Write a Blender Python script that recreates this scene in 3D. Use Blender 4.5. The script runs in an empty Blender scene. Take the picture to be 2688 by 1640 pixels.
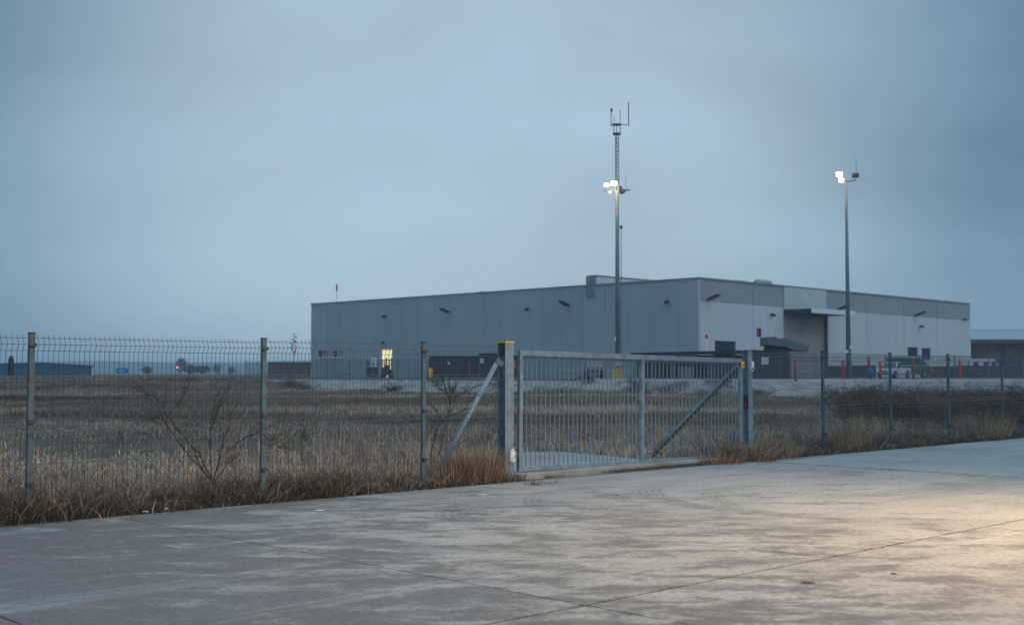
import bpy, math, random
import numpy as np
from mathutils import Vector, Matrix

# ------------------------------------------------------------------ camera, sky, light
scene = bpy.context.scene
COL = scene.collection
F, CX, CY, HZ, CAMH = 3165.0, 1344.0, 820.0, 980.0, 1.5      # measured on the 2688 x 1640 photograph
PITCH = math.atan((HZ - CY) / F)
cam = bpy.data.cameras.new('camera')
cam_ob = bpy.data.objects.new('camera', cam)
COL.objects.link(cam_ob)
cam_ob.location = (0, 0, CAMH)
cam_ob.rotation_euler = (math.radians(90) + PITCH, 0, 0)
cam.sensor_width = 36.0
cam.lens = F / 2688.0 * 36.0
cam.clip_start, cam.clip_end = 0.1, 20000
cam.dof.use_dof = True
cam.dof.focus_distance = 17.0
cam.dof.aperture_fstop = 2.6
scene.camera = cam_ob
scene.view_settings.view_transform = 'Standard'
scene.view_settings.look = 'None'
scene.view_settings.exposure = 0.0
scene.view_settings.gamma = 1.0
scene.view_settings.use_curve_mapping = False

SUN_EL, SUN_AZ = math.radians(24), math.radians(150)         # low sun behind closed cloud, behind the camera to the right
world = bpy.data.worlds.new('World')
scene.world = world
world.use_nodes = True
wn, wl = world.node_tree.nodes, world.node_tree.links
wn.clear()
w_out = wn.new('ShaderNodeOutputWorld')
w_bg = wn.new('ShaderNodeBackground')
w_bg.inputs['Strength'].default_value = 0.1
wl.new(w_bg.outputs[0], w_out.inputs[0])
w_sky = wn.new('ShaderNodeTexSky')
w_sky.sky_type = 'NISHITA'
w_sky.sun_disc = False
w_sky.sun_elevation = SUN_EL
w_sky.sun_rotation = SUN_AZ
w_tc = wn.new('ShaderNodeTexCoord')
w_map = wn.new('ShaderNodeMapping')
w_map.inputs['Scale'].default_value = (1.0, 1.0, 2.2)
w_map.inputs['Location'].default_value = (3.62, 1.35, 0.4)
w_map.inputs['Rotation'].default_value = (0, math.radians(16), 0)
wl.new(w_tc.outputs['Generated'], w_map.inputs[0])
w_n = wn.new('ShaderNodeTexNoise')
w_n.inputs['Scale'].default_value = 2.1
w_n.inputs['Detail'].default_value = 4.0
w_n.inputs['Roughness'].default_value = 0.42
w_n.inputs['Distortion'].default_value = 0.3
wl.new(w_map.outputs[0], w_n.inputs['Vector'])
w_r = wn.new('ShaderNodeValToRGB')                            # dark cloud base to thin bright cloud
w_r.color_ramp.interpolation = 'EASE'
w_r.color_ramp.elements[0].position = 0.30
w_r.color_ramp.elements[0].color = (1.0, 2.0, 2.95, 1)
w_r.color_ramp.elements[1].position = 0.68
w_r.color_ramp.elements[1].color = (2.25, 3.65, 5.0, 1)
wl.new(w_n.outputs['Fac'], w_r.inputs[0])
# broad brightening painted into the cloud ahead like lens falloff; the sun stands behind
w_dot = wn.new('ShaderNodeVectorMath'); w_dot.operation = 'DOT_PRODUCT'
gd = Vector((math.sin(math.radians(-2)) * math.cos(math.radians(11.5)), math.cos(math.radians(-2)) * math.cos(math.radians(11.5)), math.sin(math.radians(11.5))))
w_dot.inputs[1].default_value = gd
wl.new(w_tc.outputs['Generated'], w_dot.inputs[0])
w_gl = wn.new('ShaderNodeMapRange')
w_gl.interpolation_type = 'SMOOTHERSTEP'
w_gl.inputs[1].default_value = math.cos(math.radians(26.5)); w_gl.inputs[2].default_value = 1.0
w_gl.inputs[3].default_value = 0.0; w_gl.inputs[4].default_value = 1.0
wl.new(w_dot.outputs['Value'], w_gl.inputs[0])
w_add = wn.new('ShaderNodeMixRGB'); w_add.blend_type = 'ADD'
w_add.inputs[2].default_value = (2.5, 2.7, 2.75, 1)
wl.new(w_gl.outputs[0], w_add.inputs[0]); wl.new(w_r.outputs[0], w_add.inputs[1])
w_mix = wn.new('ShaderNodeMixRGB')
w_mix.inputs[0].default_value = 0.95                          # nearly closed cloud cover over the clear sky
# an overcast sky is brightest overhead and falls to a third of that at the horizon
w_sep = wn.new('ShaderNodeSeparateXYZ'); wl.new(w_tc.outputs['Generated'], w_sep.inputs[0])
w_zen = wn.new('ShaderNodeMapRange'); w_zen.inputs[1].default_value = 0.3; w_zen.inputs[2].default_value = 1.0
w_zen.inputs[3].default_value = 0.95; w_zen.inputs[4].default_value = 3.5
wl.new(w_sep.outputs['Z'], w_zen.inputs[0])
w_mul = wn.new('ShaderNodeVectorMath'); w_mul.operation = 'SCALE'
wl.new(w_add.outputs[0], w_mul.inputs[0]); wl.new(w_zen.outputs[0], w_mul.inputs['Scale'])
wl.new(w_sky.outputs[0], w_mix.inputs[1]); wl.new(w_mul.outputs[0], w_mix.inputs[2])
wl.new(w_mix.outputs[0], w_bg.inputs['Color'])

sun = bpy.data.lights.new('sun', 'SUN')
sun.energy = 0.5
sun.angle = math.radians(60)
sun.color = (1.0, 0.95, 0.92)
sun_ob = bpy.data.objects.new('sun', sun)
COL.objects.link(sun_ob)
sd = Vector((math.sin(SUN_AZ) * math.cos(SUN_EL), math.cos(SUN_AZ) * math.cos(SUN_EL), math.sin(SUN_EL)))
sun_ob.rotation_euler = sd.to_track_quat('Z', 'Y').to_euler()

# ------------------------------------------------------------------ helpers
rng = np.random.default_rng(7)
random.seed(5)
CAM = Vector((0, 0, CAMH))
cP, sP = math.cos(PITCH), math.sin(PITCH)
A = math.atan2(.693, .721)                                   # direction of the fence line
UX = Vector((math.cos(A), math.sin(A), 0)); UY = Vector((-math.sin(A), math.cos(A), 0))

def ray(px, py):
    a = (px - CX) / F; v = (CY - py) / F
    return Vector((a, cP - v * sP, sP + v * cP))
def at(px, py, Y):
    r = ray(px, py); return CAM + r * (Y / r.y)
def onplane(px, py, p0, nrm):
    r = ray(px, py); return CAM + r * ((p0 - CAM).dot(nrm) / r.dot(nrm))
def onm(px, py, m):
    return onplane(px, py, UY * m, UY)
def onz(px, py, z=0):
    r = ray(px, py); return CAM + r * ((z - CAMH) / r.z)
def fw(s, m, z=0):
    v = UX * s + UY * m; v.z = z; return v
def sof(px, m):
    p = onm(px, HZ, m); return p.dot(UX)

class MB:
    def __init__(self): self.v = []; self.f = []
    def add(self, vs, fs):
        b = len(self.v); self.v += [tuple(p) for p in vs]; self.f += [tuple(i + b for i in q) for q in fs]; return self
    def box(self, x0, x1, y0, y1, z0, z1):
        return self.add([(x0,y0,z0),(x1,y0,z0),(x1,y1,z0),(x0,y1,z0),(x0,y0,z1),(x1,y0,z1),(x1,y1,z1),(x0,y1,z1)],
            [(3,2,1,0),(4,5,6,7),(0,1,5,4),(1,2,6,5),(2,3,7,6),(3,0,4,7)])
    def frustum(self, b, t, z0, z1):                         # b, t = (x0,x1,y0,y1)
        x0,x1,y0,y1 = b; X0,X1,Y0,Y1 = t
        return self.add([(x0,y0,z0),(x1,y0,z0),(x1,y1,z0),(x0,y1,z0),(X0,Y0,z1),(X1,Y0,z1),(X1,Y1,z1),(X0,Y1,z1)],
            [(3,2,1,0),(4,5,6,7),(0,1,5,4),(1,2,6,5),(2,3,7,6),(3,0,4,7)])
    def prism(self, prof, y0, y1):                           # side profile (x,z), extruded in y
        n = len(prof)
        vs = [(x, y0, z) for x, z in prof] + [(x, y1, z) for x, z in prof]
        fs = [tuple(range(n)), tuple(range(2*n-1, n-1, -1))]
        for i in range(n):
            j = (i + 1) % n; fs.append((i, i + n, j + n, j))
        return self.add(vs, fs)
    def extr(self, poly, z0, z1):                            # plan polygon (x,y)
        n = len(poly)
        vs = [(x, y, z0) for x, y in poly] + [(x, y, z1) for x, y in poly]
        fs = [tuple(range(n-1, -1, -1)), tuple(range(n, 2*n))]
        for i in range(n):
            j = (i + 1) % n; fs.append((i, j, j + n, i + n))
        return self.add(vs, fs)
    def tube(self, pts, r, n=6, cap=True):
        pts = [Vector(p) for p in pts]
        rs = r if isinstance(r, (list, tuple)) else [r] * len(pts)
        rings = []
        for i, p in enumerate(pts):
            d = (pts[min(i+1, len(pts)-1)] - pts[max(i-1, 0)])
            if d.length < 1e-9: d = Vector((0, 0, 1))
            d.normalize()
            ref = Vector((1, 0, 0)) if abs(d.z) > .7 else Vector((0, 0, 1))
            a = d.cross(ref).normalized(); b = d.cross(a).normalized()
            rings.append([p + (a * math.cos(2*math.pi*k/n) + b * math.sin(2*math.pi*k/n)) * rs[i] for k in range(n)])
        vs = [q for R in rings for q in R]; fs = []
        for i in range(len(pts)-1):
            for k in range(n):
                k2 = (k + 1) % n
                fs.append((i*n+k, i*n+k2, (i+1)*n+k2, (i+1)*n+k))
        if cap:
            fs.append(tuple(range(n-1, -1, -1))); fs.append(tuple(range((len(pts)-1)*n, len(pts)*n)))
        return self.add(vs, fs)
    def bar(self, p, q, w, h, up=(0, 0, 1)):                 # rectangular bar from p to q
        p, q = Vector(p), Vector(q); d = (q - p).normalized(); up = Vector(up)
        a = d.cross(up).normalized() * w / 2; b = a.cross(d).normalized() * h / 2
        vs = [p-a-b, p+a-b, p+a+b, p-a+b, q-a-b, q+a-b, q+a+b, q-a+b]
        return self.add(vs, [(0,1,2,3),(7,6,5,4),(0,4,5,1),(1,5,6,2),(2,6,7,3),(3,7,4,0)])
    def mesh(self, name):
        me = bpy.data.meshes.new(name); me.from_pydata(self.v, [], self.f); me.update()
        import bmesh
        bm = bmesh.new(); bm.from_mesh(me); bmesh.ops.recalc_face_normals(bm, faces=bm.faces); bm.to_mesh(me); bm.free()
        return me
    def build(self, name, mat, parent=None, bevel=0, smooth=False):
        me = self.mesh(name)
        if smooth:
            me.polygons.foreach_set('use_smooth', [True] * len(me.polygons))
        o = bpy.data.objects.new(name, me); COL.objects.link(o)
        me.materials.append(mat)
        if parent: o.parent = parent
        if bevel:
            m = o.modifiers.new('bevel', 'BEVEL'); m.width = bevel; m.segments = 2; m.limit_method = 'ANGLE'
        if smooth:
            try: me.shade_auto_smooth = True
            except Exception: pass
        return o

def tag(o, label, cat, group=None, kind=None):
    o['label'] = label
    if cat: o['category'] = cat
    if group: o['group'] = group
    if kind: o['kind'] = kind
    return o
def struct(o, label=None):
    o['kind'] = 'structure'
    if label: o['label'] = label
    return o
def thing(name, label, cat, loc=(0, 0, 0), rz=0, group=None):
    o = bpy.data.objects.new(name, None); COL.objects.link(o)
    o.empty_display_size = .2
    o.location = loc; o.rotation_euler = (0, 0, rz)
    return tag(o, label, cat, group)
def copy_tree(o, parent=None):
    c = o.copy(); COL.objects.link(c); c.parent = parent
    for ch in list(o.children): copy_tree(ch, c)
    return c

def mat(name, col, rough=.7, metal=0.0, var=.15, scale=3.0, bump=0.0, bscale=None, emit=None, spec=.5, col2=None, stretch=None, orand=0):
    m = bpy.data.materials.new(name); m.use_nodes = True
    nt = m.node_tree; b = nt.nodes['Principled BSDF']
    b.inputs['Roughness'].default_value = rough; b.inputs['Metallic'].default_value = metal
    b.inputs['Specular IOR Level'].default_value = spec
    tc = nt.nodes.new('ShaderNodeTexCoord'); vec = tc.outputs['Object']
    if stretch:
        mp = nt.nodes.new('ShaderNodeMapping'); mp.inputs['Scale'].default_value = stretch
        nt.links.new(vec, mp.inputs[0]); vec = mp.outputs[0]
    n = nt.nodes.new('ShaderNodeTexNoise'); n.inputs['Scale'].default_value = scale; n.inputs['Detail'].default_value = 6
    n.inputs['Roughness'].default_value = .65
    nt.links.new(vec, n.inputs['Vector'])
    r = nt.nodes.new('ShaderNodeValToRGB')
    c2 = col2 or [min(1, c * (1 + var)) for c in col]
    c1 = [c * (1 - var) for c in col] if not col2 else col
    r.color_ramp.elements[0].position = .33; r.color_ramp.elements[1].position = .68
    r.color_ramp.elements[0].color = (*c1, 1); r.color_ramp.elements[1].color = (*c2, 1)
    nt.links.new(n.outputs['Fac'], r.inputs[0]); cout = r.outputs[0]
    if orand:                                                # sheet-to-sheet tone differences
        oi = nt.nodes.new('ShaderNodeObjectInfo'); mr = nt.nodes.new('ShaderNodeMapRange')
        mr.inputs[3].default_value = 1 - orand; mr.inputs[4].default_value = 1 + orand
        nt.links.new(oi.outputs['Random'], mr.inputs[0])
        sc = nt.nodes.new('ShaderNodeVectorMath'); sc.operation = 'SCALE'
        nt.links.new(cout, sc.inputs[0]); nt.links.new(mr.outputs[0], sc.inputs['Scale']); cout = sc.outputs[0]
    nt.links.new(cout, b.inputs['Base Color'])
    if bump:
        n2 = nt.nodes.new('ShaderNodeTexNoise'); n2.inputs['Scale'].default_value = bscale or scale * 4; n2.inputs['Detail'].default_value = 5
        nt.links.new(vec, n2.inputs['Vector'])
        bp = nt.nodes.new('ShaderNodeBump'); bp.inputs['Strength'].default_value = bump; bp.inputs['Distance'].default_value = .02
        nt.links.new(n2.outputs['Fac'], bp.inputs['Height']); nt.links.new(bp.outputs[0], b.inputs['Normal'])
    if emit:
        b.inputs['Emission Color'].default_value = (*emit[0], 1); b.inputs['Emission Strength'].default_value = emit[1]
    return m

M = {}
M['galv'] = mat('galvanised_steel', (.205,.275,.32), .5, .3, .28, 9, .15, 40)
M['galv_dark'] = mat('weathered_galvanised_steel', (.085,.13,.155), .55, .3, .3, 9, .1, 40)
M['mast'] = mat('mast_steel', (.14,.185,.205), .55, .3, .2, 1)
M['wire'] = mat('galvanised_wire', (.075,.11,.13), .55, .3, .2, 5)
M['bar'] = mat('bar_steel', (.20,.265,.30), .5, .3, .25, 9)
M['yellow'] = mat('yellow_paint', (.75,.42,.03), .5, 0, .2, 6)
M['white_plastic'] = mat('white_plastic', (.66,.70,.72), .5, 0, .08, 10)
M['black'] = mat('black_plastic', (.02,.022,.025), .5, 0, .2, 6)
M['red_lens'] = mat('red_lens', (.45,.03,.02), .25, 0, .1, 8)
M['rust'] = mat('rusty_steel', (.20,.09,.04), .8, .2, .4, 20)
M['wall_blue'] = mat('blue_grey_cladding', (.325,.367,.40), .6, 0, .04, .9, .03, 2.0, stretch=(1.6, 1.6, .12), orand=.05)
M['wall_band'] = mat('grey_band_cladding', (.275,.295,.325), .6, 0, .045, .9, stretch=(1.6, 1.6, .15), orand=.05)
M['wall_pale'] = mat('pale_grey_cladding', (.53,.55,.58), .6, 0, .04, .9, stretch=(1.6, 1.6, .15), orand=.035)
M['wall_entry'] = mat('greenish_cladding', (.47,.52,.51), .6, 0, .05, .15)
M['wall_recess'] = mat('grey_concrete_cladding', (.31,.305,.30), .75, 0, .1, .4)
M['core'] = mat('dark_wall_core', (.16,.18,.20), .9, 0, .1, 1)
M['trim'] = mat('roof_edge_trim', (.20,.235,.26), .5, .2, .1, 2)
M['roofing'] = mat('roof_membrane', (.20,.21,.22), .9, 0, .2, .6)
M['pale_metal'] = mat('pale_metal', (.52,.54,.56), .5, .1, .1, 2)
M['dark_metal'] = mat('dark_metal', (.05,.06,.065), .5, .3, .2, 4)
M['glass'] = mat('dark_window_glass', (.03,.04,.045), .08, 0, .1, 3)
M['blind'] = mat('cream_blind', (.30,.29,.22), .8, 0, .2, 2)
M['green_door'] = mat('dark_green_shutter', (.014,.045,.050), .5, 0, .2, 2)
M['lit'] = mat('lit_glass', (.9,.8,.5), .4, 0, .1, 1.5, emit=((1.0,.80,.40), .85))
M['lamp'] = mat('lamp_face', (1,1,1), .4, emit=((1.0,.86,.62), 1.9))
M['lamp_warm'] = mat('amber_lamp_face', (1,.9,.6), .4, emit=((1.0,.70,.30), 1.6))
M['lamp_red'] = mat('red_lamp_face', (1,.2,.1), .4, emit=((1.0,.16,.10), 2.5))
M['red'] = mat('red_orange_paint', (.42,.045,.03), .55, 0, .25, 4)
M['blue'] = mat('blue_plastic', (.02,.16,.42), .4, 0, .2, 3)
M['blue_shed'] = mat('blue_cladding', (.010,.075,.16), .5, 0, .12, .15, stretch=(6, 6, .2))
M['black_roof'] = mat('black_roofing', (.025,.03,.032), .8, 0, .3, 2)
M['dark_panel'] = mat('dark_screen_panel', (.040,.052,.056), .9, 0, .3, 1.5)
M['tarp'] = mat('grey_tarpaulin', (.085,.12,.135), .6, 0, .3, 1.2, .6, 3)
M['car_white'] = mat('white_car_paint', (.62,.64,.66), .3, 0, .04, 2)
M['car_dark'] = mat('dark_blue_car_paint', (.045,.075,.09), .4, 0, .15, 2)
M['car_roof'] = mat('pale_blue_car_paint', (.20,.33,.38), .4, 0, .1, 2)
M['tyre'] = mat('tyre_rubber', (.018,.018,.02), .85, 0, .2, 8)
M['rim'] = mat('wheel_steel', (.25,.26,.27), .4, .5, .1, 8)
M['brick'] = mat('brown_masonry', (.12,.10,.09), .9, 0, .4, .8, col2=(.20,.155,.135))
M['stone_dark'] = mat('mottled_dark_masonry', (.032,.030,.028), .9, 0, .4, .9, col2=(.10,.09,.08))
M['roof_pale'] = mat('pale_sheet_roof', (.27,.30,.315), .5, .1, .08, .5)
M['paper'] = mat('white_paper', (.75,.75,.76), .7, 0, .1, 20)
M['orange_litter'] = mat('orange_plastic', (.6,.2,.06), .5)
M['leaf'] = mat('dead_leaf', (.10,.045,.025), .8, 0, .4, 25)
M['bark'] = mat('dark_bark', (.055,.042,.036), .9, 0, .35, 12, .4)
M['bark_red'] = mat('reddish_stalk', (.16,.075,.06), .9, 0, .3, 12)
M['hill'] = mat('distant_hill', (.045,.060,.055), 1, 0, .3, .01)
M['far_leaf'] = mat('dark_far_foliage', (.022,.030,.026), 1, 0, .4, .8)

# screen mesh of the inner fence, too fine to see its wires from here
def screen_mat(name, col, cover):
    m = bpy.data.materials.new(name); m.use_nodes = True
    nt = m.node_tree; b = nt.nodes['Principled BSDF']; b.inputs['Base Color'].default_value = (*col, 1); b.inputs['Roughness'].default_value = .6
    out = nt.nodes['Material Output']; t = nt.nodes.new('ShaderNodeBsdfTransparent'); mx = nt.nodes.new('ShaderNodeMixShader')
    tc = nt.nodes.new('ShaderNodeTexCoord'); n = nt.nodes.new('ShaderNodeTexNoise'); n.inputs['Scale'].default_value = .7
    nt.links.new(tc.outputs['Object'], n.inputs['Vector'])
    mr = nt.nodes.new('ShaderNodeMapRange'); mr.inputs[1].default_value = .3; mr.inputs[2].default_value = .7
    mr.inputs[3].default_value = cover * .8; mr.inputs[4].default_value = cover * 1.2
    nt.links.new(n.outputs['Fac'], mr.inputs[0]); nt.links.new(mr.outputs[0], mx.inputs[0])
    nt.links.new(t.outputs[0], mx.inputs[1]); nt.links.new(b.outputs[0], mx.inputs[2]); nt.links.new(mx.outputs[0], out.inputs['Surface'])
    return m
M['screen'] = screen_mat('fine_wire_mesh', (.06,.085,.10), .26)

# grass: colour comes from each blade
def attr_mat(name, rough=.9):
    m = bpy.data.materials.new(name); m.use_nodes = True
    nt = m.node_tree; b = nt.nodes['Principled BSDF']; b.inputs['Roughness'].default_value = rough; b.inputs['Specular IOR Level'].default_value = .2
    a = nt.nodes.new('ShaderNodeAttribute'); a.attribute_name = 'tint'
    nt.links.new(a.outputs['Color'], b.inputs['Base Color'])
    return m
M['grass'] = attr_mat('dry_grass')

# concrete paving: stains, worn patches and tyre marks in world space so that they run across the slabs
def concrete_mat():
    m = bpy.data.materials.new('worn_concrete'); m.use_nodes = True
    nt = m.node_tree; L = nt.links; N = nt.nodes.new; b = nt.nodes['Principled BSDF']
    geo = N('ShaderNodeNewGeometry'); P = geo.outputs['Position']
    rot = N('ShaderNodeMapping'); rot.inputs['Rotation'].default_value = (0, 0, -A); L.new(P, rot.inputs[0]); R = rot.outputs[0]
    def noise(scale, detail, rough=.6, vec=P, dist=0, st=None):
        if st:
            mp = N('ShaderNodeMapping'); mp.inputs['Scale'].default_value = st; L.new(vec, mp.inputs[0]); vec = mp.outputs[0]
        n = N('ShaderNodeTexNoise'); n.inputs['Scale'].default_value = scale; n.inputs['Detail'].default_value = detail
        n.inputs['Roughness'].default_value = rough; n.inputs['Distortion'].default_value = dist; L.new(vec, n.inputs['Vector']); return n.outputs['Fac']
    def ramp(f, a, b_):
        r = N('ShaderNodeMapRange'); r.interpolation_type = 'SMOOTHSTEP'; r.inputs[1].default_value = a; r.inputs[2].default_value = b_; L.new(f, r.inputs[0]); return r.outputs[0]
    def mul(a, k):
        x = N('ShaderNodeMath'); x.operation = 'MULTIPLY'
        L.new(a, x.inputs[0])
        if isinstance(k, (int, float)): x.inputs[1].default_value = k
        else: L.new(k, x.inputs[1])
        return x.outputs[0]
    def mixc(f, c1, c2, mode='MIX'):
        x = N('ShaderNodeMixRGB'); x.blend_type = mode
        if isinstance(f, (int, float)): x.inputs[0].default_value = f
        else: L.new(f, x.inputs[0])
        for i, c in ((1, c1), (2, c2)):
            if isinstance(c, tuple): x.inputs[i].default_value = (*c, 1)
            else: L.new(c, x.inputs[i])
        return x.outputs[0]
    # flaking wear, plus lamplight fading towards the left painted into the tone
    big = noise(.16, 3, .55)
    flake = noise(2.3, 10, .74, dist=.35, st=(.55, 1.25, 1))
    chip = noise(7.0, 8, .78)
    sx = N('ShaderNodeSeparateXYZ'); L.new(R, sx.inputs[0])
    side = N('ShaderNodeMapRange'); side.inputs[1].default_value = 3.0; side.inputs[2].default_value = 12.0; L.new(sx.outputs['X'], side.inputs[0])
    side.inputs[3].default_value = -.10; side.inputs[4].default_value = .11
    def madd(a, k, b_):
        x = N('ShaderNodeMath'); x.operation = 'MULTIPLY_ADD'; L.new(a, x.inputs[0]); x.inputs[1].default_value = k
        if isinstance(b_, (int, float)): x.inputs[2].default_value = b_
        else: L.new(b_, x.inputs[2])
        return x.outputs[0]
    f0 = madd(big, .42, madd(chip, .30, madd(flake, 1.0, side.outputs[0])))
    worn = ramp(f0, .79, .95)  # wear mask that also carries the painted left-to-right light gradient
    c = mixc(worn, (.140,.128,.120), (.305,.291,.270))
    dirt = noise(.45, 6, .6)
    c = mixc(mul(ramp(dirt, .42, .66), .35), c, (.155,.15,.152))
    # long drive streaks along the slabs
    st = noise(1.0, 6, .65, R, .25, (.20, 1.7, 1))
    c = mixc(mul(ramp(st, .50, .70), .38), c, (.165,.162,.165))
    st2 = noise(1.6, 7, .7, R, .2, (.10, 1.1, 1))
    c = mixc(mul(ramp(st2, .53, .68), .30), c, (.45,.44,.43))
    fine = noise(55, 4, .75)
    c = mixc(.55, c, mixc(fine, (.25,.25,.25), (1.75,1.75,1.75)), 'MULTIPLY')
    grit = noise(23, 3, .6)
    c = mixc(.42, c, mixc(ramp(grit, .3, .7), (.62,.62,.62), (1.38,1.38,1.38)), 'MULTIPLY')
    mid = noise(11, 7, .75)
    c = mixc(.4, c, mixc(mid, (.35,.35,.36), (1.65,1.65,1.63)), 'MULTIPLY')
    # small pits and dark specks
    vo = N('ShaderNodeTexVoronoi'); vo.inputs['Scale'].default_value = 2.6; L.new(P, vo.inputs['Vector'])
    sp = N('ShaderNodeMath'); sp.operation = 'LESS_THAN'; L.new(vo.outputs['Distance'], sp.inputs[0]); sp.inputs[1].default_value = .035
    c = mixc(mul(sp.outputs[0], ramp(noise(.9, 2), .5, .6)), c, (.06,.055,.05))
    # turning tyre marks: arcs about two centres
    def arc(px, py, dx, dy, w, strength):
        nonlocal c
        p0 = onz(px, py); ctr = p0 + Vector((dx, dy, 0)); r0 = (p0 - ctr).length
        d = N('ShaderNodeVectorMath'); d.operation = 'DISTANCE'; L.new(P, d.inputs[0]); d.inputs[1].default_value = ctr
        e = N('ShaderNodeMath'); e.operation = 'SUBTRACT'; L.new(d.outputs['Value'], e.inputs[0]); e.inputs[1].default_value = r0
        ab = N('ShaderNodeMath'); ab.operation = 'ABSOLUTE'; L.new(e.outputs[0], ab.inputs[0])
        band = N('ShaderNodeMapRange'); band.inputs[1].default_value = w; band.inputs[2].default_value = w * .6; L.new(ab.outputs[0], band.inputs[0])
        rid = N('ShaderNodeMath'); rid.operation = 'SINE'; sc = mul(e.outputs[0], 2 * math.pi / .085); L.new(sc, rid.inputs[0])
        ridr = N('ShaderNodeMapRange'); ridr.inputs[1].default_value = -1; ridr.inputs[2].default_value = 1; ridr.inputs[3].default_value = .25; L.new(rid.outputs[0], ridr.inputs[0])
        near = N('ShaderNodeVectorMath'); near.operation = 'DISTANCE'; L.new(P, near.inputs[0]); near.inputs[1].default_value = p0
        lim = N('ShaderNodeMapRange'); lim.inputs[1].default_value = 4.2; lim.inputs[2].default_value = .8; L.new(near.outputs['Value'], lim.inputs[0])
        f = mul(mul(mul(band.outputs[0], ridr.outputs[0]), mul(lim.outputs[0], ramp(noise(3.2, 3), .20, .55))), strength)
        c = mixc(f, c, (.06,.06,.062))
    arc(1215, 1368, 2.3, .8, .22, .40)
    arc(1440, 1338, 2.6, .9, .17, .34)
    arc(1795, 1322, 2.6, 1.2, .24, .5)
    arc(1985, 1340, 2.6, 1.2, .2, .32)
    L.new(c, b.inputs['Base Color'])
    rr = N('ShaderNodeMapRange'); L.new(worn, rr.inputs[0]); rr.inputs[3].default_value = .62; rr.inputs[4].default_value = .8; L.new(rr.outputs[0], b.inputs['Roughness'])
    b.inputs['Specular IOR Level'].default_value = .12
    bp = N('ShaderNodeBump'); bp.inputs['Strength'].default_value = .35; bp.inputs['Distance'].default_value = .012
    hsum = N('ShaderNodeMath'); hsum.operation = 'ADD'; L.new(fine, hsum.inputs[0]); L.new(flake, hsum.inputs[1])
    L.new(hsum.outputs[0], bp.inputs['Height']); L.new(bp.outputs[0], b.inputs['Normal'])
    return m
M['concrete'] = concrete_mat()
M['concrete_plain'] = mat('plain_concrete', (.26,.265,.265), .8, 0, .3, 1.6, .3, 30)
M['kerb'] = mat('pinkish_concrete_kerb', (.56,.50,.485), .8, 0, .15, .7)
M['yard'] = mat('yard_asphalt', (.10,.105,.11), .9, 0, .2, .4)

# ------------------------------------------------------------------ terrain
EDGE = [(-400, 190), (-60, 160), (-30, 134), (-8, 112), (6, 101), (16, 95), (30, 93), (120, 93), (400, 93)]
EX = np.array([e[0] for e in EDGE], float); EY = np.array([e[1] for e in EDGE], float)
_tab = np.random.default_rng(11).random((257, 257))
def vnoise(x, y, sc):
    x = np.asarray(x, float) * sc + 1000.3; y = np.asarray(y, float) * sc + 1000.7
    xi = np.floor(x).astype(int); yi = np.floor(y).astype(int); fx = x - xi; fy = y - yi
    fx = fx*fx*(3-2*fx); fy = fy*fy*(3-2*fy)
    a = _tab[xi % 256, yi % 256]; b = _tab[(xi+1) % 256, yi % 256]; c = _tab[xi % 256, (yi+1) % 256]; d = _tab[(xi+1) % 256, (yi+1) % 256]
    return (a*(1-fx)+b*fx)*(1-fy) + (c*(1-fx)+d*fx)*fy
def sstep(a, b, x):
    t = np.clip((x - a) / (b - a), 0, 1); return t*t*(3-2*t)
def mcoord(x, y): return x * UY.x + y * UY.y
def scoord(x, y): return x * UX.x + y * UX.y
def height(x, y):
    x = np.asarray(x, float); y = np.asarray(y, float)
    m = mcoord(x, y); s = scoord(x, y)
    e = np.interp(x, EX, EY)
    z = np.full(x.shape, -.025)
    out = sstep(12.15, 13.6, m)
    bump = (vnoise(x, y, .35) - .5) * .16 + (vnoise(x, y, .09) - .5) * .30
    bump *= 1 - .8 * sstep(6, 1, np.abs(s - 14)) * sstep(20, 15, m)
    z = z + out * (.05 + bump * sstep(13, 17, m)) - .22 * sstep(30, 80, y) * out
    # bank up to the yard, and the gentler rise of the open ground on the left
    soft = sstep(-14, -45, x)
    wid = 8.5 + 42 * soft
    up = sstep(0, 1, (y - (e - wid)) / wid)
    lump = (vnoise(x, y, .22) - .5) * .5 + (vnoise(x, y, .6) - .5) * .2
    z = z * (1 - up) + .9 * up + lump * up * (1 - up) * 3.0 * (.95 + .5 * soft)
    far = sstep(200, 420, y) 
    z = z * (1 - far) + .85 * far
    return z
def rubble(x, y):
    e = np.interp(x, EX, EY); u = (y - (e - 8.5)) / 8.5
    k = sstep(.08, .36, u + (vnoise(x, y, .25) - .5) * .8) * sstep(-36, -22, x)
    return k * sstep(62, 40, x + (vnoise(x, y, .2) - .5) * 20)

xs = np.unique(np.concatenate([np.arange(-70, 100, 1.0), -70 - np.geomspace(2, 4000, 40), 100 + np.geomspace(2, 4000, 40)]))
ys = np.unique(np.concatenate([np.arange(-10, 140, 1.0), -10 - np.geomspace(2, 600, 15), 140 + np.geomspace(2, 6000, 50)]))
GX, GY = np.meshgrid(xs, ys); nx, ny = len(xs), len(ys)
GZ = height(GX, GY)
me = bpy.data.meshes.new('ground')
vi = np.arange(nx * ny).reshape(ny, nx)
quads = np.stack([vi[:-1, :-1], vi[:-1, 1:], vi[1:, 1:], vi[1:, :-1]], -1).reshape(-1, 4)
me.from_pydata(np.stack([GX, GY, GZ], -1).reshape(-1, 3).tolist(), [], quads.tolist())
me.polygons.foreach_set('use_smooth', [True] * len(me.polygons))
at_ = me.attributes.new('rubble', 'FLOAT', 'POINT'); at_.data.foreach_set('value', rubble(GX, GY).reshape(-1).astype(np.float32))
ground = bpy.data.objects.new('ground', me); COL.objects.link(ground)
struct(ground, 'rough open field of dry grass and soil behind the fence')
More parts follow.
